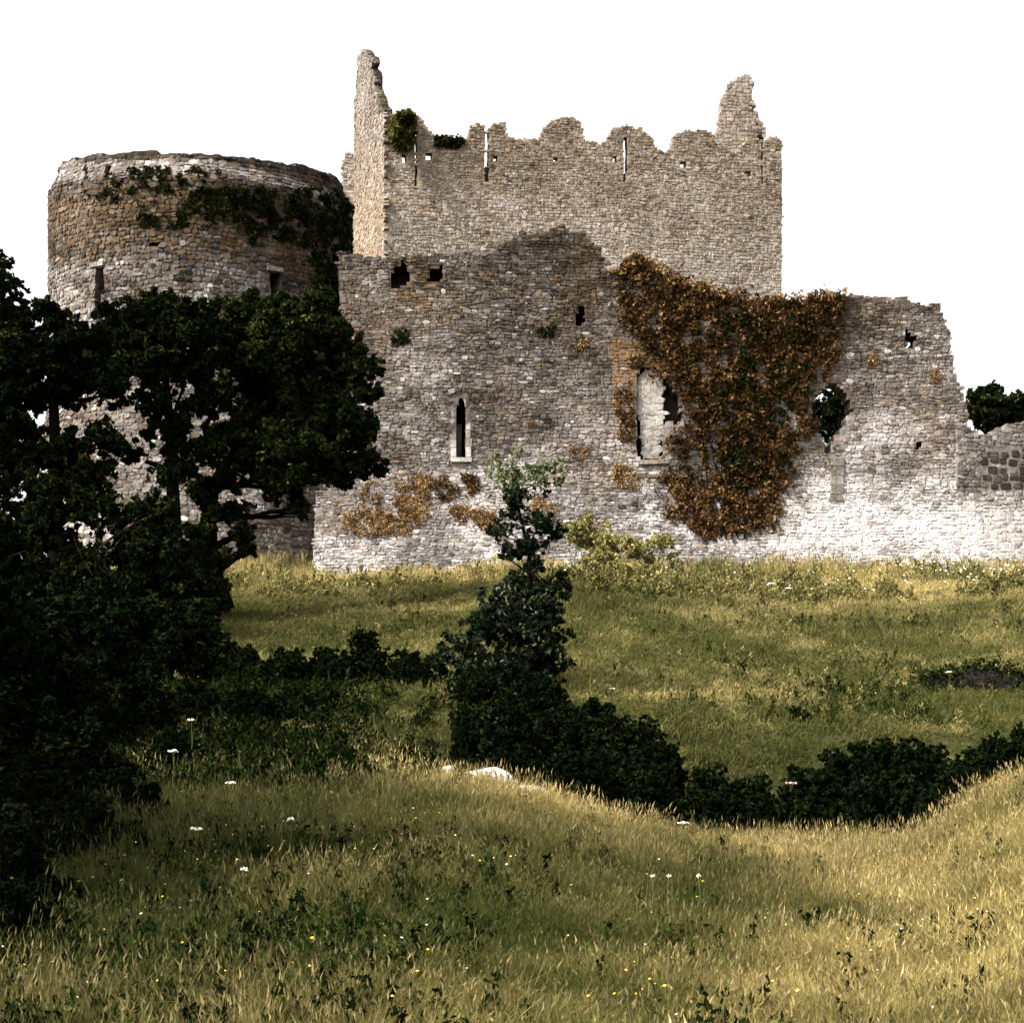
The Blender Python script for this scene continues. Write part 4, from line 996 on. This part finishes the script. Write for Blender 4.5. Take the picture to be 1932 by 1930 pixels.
WSRC = bpy.data.collections.new('weed_sources')
M_WEED = leaf_mat('broad_weed_leaves', (.004,.008,.002), (.014,.022,.005), (.07,.075,.022), 1.2, .15)
M_WEEDL = leaf_mat('pale_weed_leaves', (.03,.03,.01), (.10,.09,.03), (.30,.25,.10), 1.2, .2)
M_SHADEW = leaf_mat('shade_weed_leaves', (.001,.003,.001), (.004,.008,.002), (.030,.030,.009), 1.5, .05)  # near-black leaves used to put shade on the ground
for i in range(8):
    r = np.random.default_rng(700+i); k = 70
    P = rand_dirs(r, k)*np.array([.2, .2, .16])*(r.random((k, 1))**.5)+np.array([0, 0, .15]); P = np.concatenate([P, np.stack([r.normal(0, .05, 24), r.normal(0, .05, 24), r.uniform(.1, .5, 24)], 1)])
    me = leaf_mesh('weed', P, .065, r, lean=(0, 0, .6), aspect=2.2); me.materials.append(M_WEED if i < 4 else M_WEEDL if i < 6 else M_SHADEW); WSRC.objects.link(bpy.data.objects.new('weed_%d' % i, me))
def weeds(name, label, y0, y1, n_, dens, idxs, scale, seed):
    r = np.random.default_rng(seed); y = r.uniform(y0, y1, n_*6); x = r.uniform(-.27, .27, len(y))*y+r.uniform(-4, 4, len(y))
    px, py = topx(x, y, ground(x, y)); k = r.random(len(x)) < dens(px, py, x, y); x, y = x[k][:n_], y[k][:n_]
    s_ = scale*r.uniform(.5, 1.4, len(x))
    o = gn_scatter(name, np.stack([x, y, ground(x, y)-.03], 1), np.stack([r.normal(0, .1, len(x)), r.normal(0, .1, len(x)), r.uniform(0, 6.28, len(x))], 1), np.stack([s_, s_, s_*r.uniform(.7, 1.4, len(x))], 1), r.choice(idxs, len(x)), x*0, WSRC)
    tag(o, label, 'weeds', kind='stuff')
weeds('bank_shade_weeds', 'near-black weeds added as shade over the bank left of the sapling', 28, 46, 6500, lambda px, py, x, y: (px < 830)*(.12+.88*(1-smooth(560, 760, px)))*np.clip(.7+.8*wob(x, y, 1.2, 3), 0, 1), [6,7,6,7,0], .75, 71)  # dark weeds stand in for tree shade on the bank
weeds('ditch_weeds', 'black weeds added as shade on the floor and sides of the ditch between its bushes', 32.5, 44.5, 4200, lambda px, py, x, y: (px > 800)*(1-smooth(38.0, 40.5, y+1.6*wob(x, y, .8, 2)+2.0*smooth(1150, 1000, px)))*1.0, [6,7], .9, 75)  # dark weeds stand in for the shade down in the ditch
weeds('meadow_weeds', 'dark broad-leaved weeds added as shade, thickening toward the lower left of the meadow', 10, 31, 8000, lambda px, py, x, y: np.clip(1.25-px/700+.45*wob(x, y, 1.0, 4), .0, 1)+.03+.12*(wob(x, y, 1.4, 8) > .45), [0,6,2,7], .42, 72)  # weeds thicken leftward to deepen the shade over the near meadow
weeds('slope_weeds', 'clumps of darker weeds in patches over the grassy slope', 44, 82, 3600, lambda px, py, x, y: np.clip(wob(x, y*.6, .5, 5)*1.5-.25, 0, 1)+.02, [0,1,2,6,4], .62, 73)
weeds('wall_foot_weeds', 'tall pale weeds along the foot of the castle wall', 74, 83.5, 1500, lambda px, py, x, y: np.clip(.25+1.2*wob(x, y, .8, 6), 0, 1), [4,5,4,5,4], 1.35, 74)
# ------------------------------------------------------------------ flowers
def umbel(label, px, py, Y, rad, mat=M_WHITE, tilt=.5, name='wild_flower', group='white flower heads in the grass', stalk=.45):
    x, _, z = W(px, py, Y); g = gz(x, Y); r = np.random.default_rng(int(px*7+py))
    if z < g+.15: z = g+.15
    g = max(g, z-stalk); rad = rad*.85
    t = tag(empty(name, (x, Y, g)), label, 'flower', group)
    k = 26; a = r.uniform(0, 6.28, k); d = np.sqrt(r.random(k))*rad
    P = np.stack([x+np.cos(a)*d, Y+np.sin(a)*d*.8-.0, z+r.normal(0, .006, k)+.12*rad*np.cos(d/rad*1.5)-np.sin(a)*d*tilt*.3], 1)
    V = []; Fc = []; o_ = 0
    for p in P:
        s_ = rad*r.uniform(.12, .26)
        for j in range(6): V.append((p[0]+s_*math.cos(j*1.047), p[1]+s_*math.sin(j*1.047), p[2]+r.normal(0,.004)))
        V.append((p[0], p[1], p[2]+s_*.5)); V.append((p[0], p[1], p[2]-s_*.4))
        for j in range(6): Fc += [(o_+j, o_+(j+1)%6, o_+6), (o_+(j+1)%6, o_+j, o_+7)]
        o_ += 8
    link('flower_head', mesh_np('flower_head', np.array(V), np.array(Fc)), mat, t)
    link('stem', tube([(wig((x, Y, g), (x, Y, z-.02), 3, .01, r), [.006,.005,.005,.004])]+[(wig((x, Y, z-rad*.8), tuple(q), 2, .001, r), [.003,.003,.002]) for q in P[:8]], 4), M_STEM, t)
UM = [
 ('largest bright white flower head, left in the meadow', 368, 1564, 19, .075),
 ('white flower head above the largest one, at the edge of the dark thicket', 435, 1477, 24, .07),
 ('cream flower heads at the right edge of the left thicket', 326, 1417, 27, .075),
 ('small pale flower head above the near bank, left of the boulders', 548, 1545, 20, .045),
 ('pale slanted flower head on the bank crest at the ditch, below its lowest bushes', 1290, 1553, 29, .10),
 ('thin pale flower head in the left meadow below the largest', 460, 1640, 17, .04),
 ('small white flower in the meadow centre, leftmost of three close together', 1232, 1652, 17, .022),
 ('small white flower in the meadow centre, middle of three close together', 1262, 1652, 17, .022),
 ('small white flower in the meadow centre, rightmost of three close together', 1318, 1652, 17, .022),
 ('small pale seed head on the shaded bank at left', 362, 1358, 33, .07),
 ('small white flower dot on the open slope right of the sapling', 1155, 1313, 46, .09),
 ('small white flower dot under the dark earth scar at right', 1790, 1268, 49, .09),
 ('white flower head high on the slope below the wall, right of centre', 1455, 1102, 72, .20),
 ('cream flower head high on the slope, just right of the white one', 1488, 1110, 72, .14),
]
for lb, px, py, Y, rd in UM: umbel(lb, px, py, Y, rd)
umbel('pink and white flower above the ditch bushes at right of centre', 1492, 1478, 34.2, .11, M_PINK, name='pink_flower', group=None, stalk=.12)
# uncountable small blossoms
def dots(name, label, y0, y1, n_, size, mat, seed, hh, cond=None):
    r = np.random.default_rng(seed); y = r.uniform(y0, y1, n_*3); x = r.uniform(-.25, .25, len(y))*y
    px, py = topx(x, y, ground(x, y)); k = np.ones(len(y), bool) if cond is None else cond(px, py, r)
    x, y = x[k][:n_], y[k][:n_]; z = ground(x, y)+hh*r.uniform(.7, 1.2, len(x))
    V = []; Fc = []; o_ = 0
    for a, b_, c_ in zip(x, y, z):
        s_ = size*r.uniform(.6, 1.3)
        for j in range(5): V.append((a+s_*math.cos(j*1.257), b_+s_*math.sin(j*1.257), c_+s_*.3*r.normal()))
        V.append((a, b_, c_+s_*.5)); V.append((a, b_, c_-s_*.8))
        for j in range(5): Fc += [(o_+j, o_+(j+1)%5, o_+5), (o_+(j+1)%5, o_+j, o_+6)]
        o_ += 7
    tag(link(name, mesh_np(name, np.array(V), np.array(Fc)), mat), label, 'flowers', kind='stuff')
dots('buttercups', 'scattered tiny yellow flowers in the near meadow', 11, 22, 90, .010, M_YELLOW, 501, .24)
dots('daisies', 'scattered tiny white flowers in the near meadow', 11, 30, 110, .009, M_WHITE, 502, .26)
dots('slope_blossom', 'cream blossom sprinkled along the grassy foot of the castle wall', 75, 84, 170, .05, M_WHITE, 503, .75, lambda px, py, r: (px > 1000) & (r.random(len(px)) < .25+.75*smooth(1500, 1850, px)))
dots('left_wall_blossom', 'yellowish blossom along the wall foot left of the sapling', 76, 84, 110, .07, M_YEL, 504, .6, lambda px, py, r: (px > 600) & (px < 950))
dots('thicket_seed_heads', 'small pale seed heads scattered before the left thicket', 15, 30, 90, .016, M_YEL, 505, .35, lambda px, py, r: px < 420)

# ------------------------------------------------------------------ boulders and earth scar
def boulder(label, px, py, Y, rx, rz, seed):
    x, _, z = W(px, py, Y); r = np.random.default_rng(seed)
    import bmesh
    bm = bmesh.new(); bmesh.ops.create_icosphere(bm, subdivisions=3, radius=1)
    for v in bm.verts:
        nn = mnoise.noise(v.co*1.3+Vector((seed, 0, 0)))*.3+mnoise.noise(v.co*3.5+Vector((0, seed, 0)))*.1
        v.co = Vector((v.co.x*rx, v.co.y*rx*.7, v.co.z*rz))*(1+nn)
    me = bpy.data.meshes.new('boulder'); bm.to_mesh(me); bm.free(); me.materials.append(M_BOULD)
    o = bpy.data.objects.new('boulder', me); C.objects.link(o); o.location = (x, Y, z); return tag(o, label, 'boulder', 'boulders on the near bank')
boulder('largest pale boulder on the crest of the near bank below the sapling', 922, 1474, 30.4, .40, .20, 3)
boulder('small rounded pale boulder left of the largest one on the bank crest', 841, 1464, 30.6, .17, .15, 5)
boulder('flat pale stone just right of the largest boulder', 995, 1492, 30.2, .24, .08, 8)
# dark scar of bare earth on the right of the slope
r = np.random.default_rng(9); t = tag(empty('earth_scar', (W(1830,0,52)[0], 52, gz(W(1830,0,52)[0], 52))), 'dark strip of bare earth and heather on the slope at the right', 'earth bank')
V = []; gxs = np.linspace(W(1740,0,52)[0], W(1960,0,52)[0], 40)
prof = [(-.9, .02), (-.4, .22), (.15, .45), (.5, .50), (1.0, .02)]
for i, gx_ in enumerate(gxs):
    e_ = math.sin(math.pi*i/39)**.5
    for (dy, dz) in prof: V.append((gx_, 52.5+dy+.25*math.sin(gx_*3), gz(gx_, 52.5+dy+.25*math.sin(gx_*3))+dz*e_*(.85+.12*math.sin(gx_*5)+.05*r.normal())-.01))
Fq = [(i*5+j, (i+1)*5+j, (i+1)*5+j+1, i*5+j+1) for i in range(39) for j in range(4)]
link('soil', mesh_np('soil', np.array(V), np.array(Fq), True), M_PEAT, t)
P = np.array(V)[r.integers(0, len(V), 2600)]+r.normal(0, .14, (2600, 3)); P[:, 2] += .03
link('heather', leaf_mesh('heather', P, .09, r), M_BUSH, t)
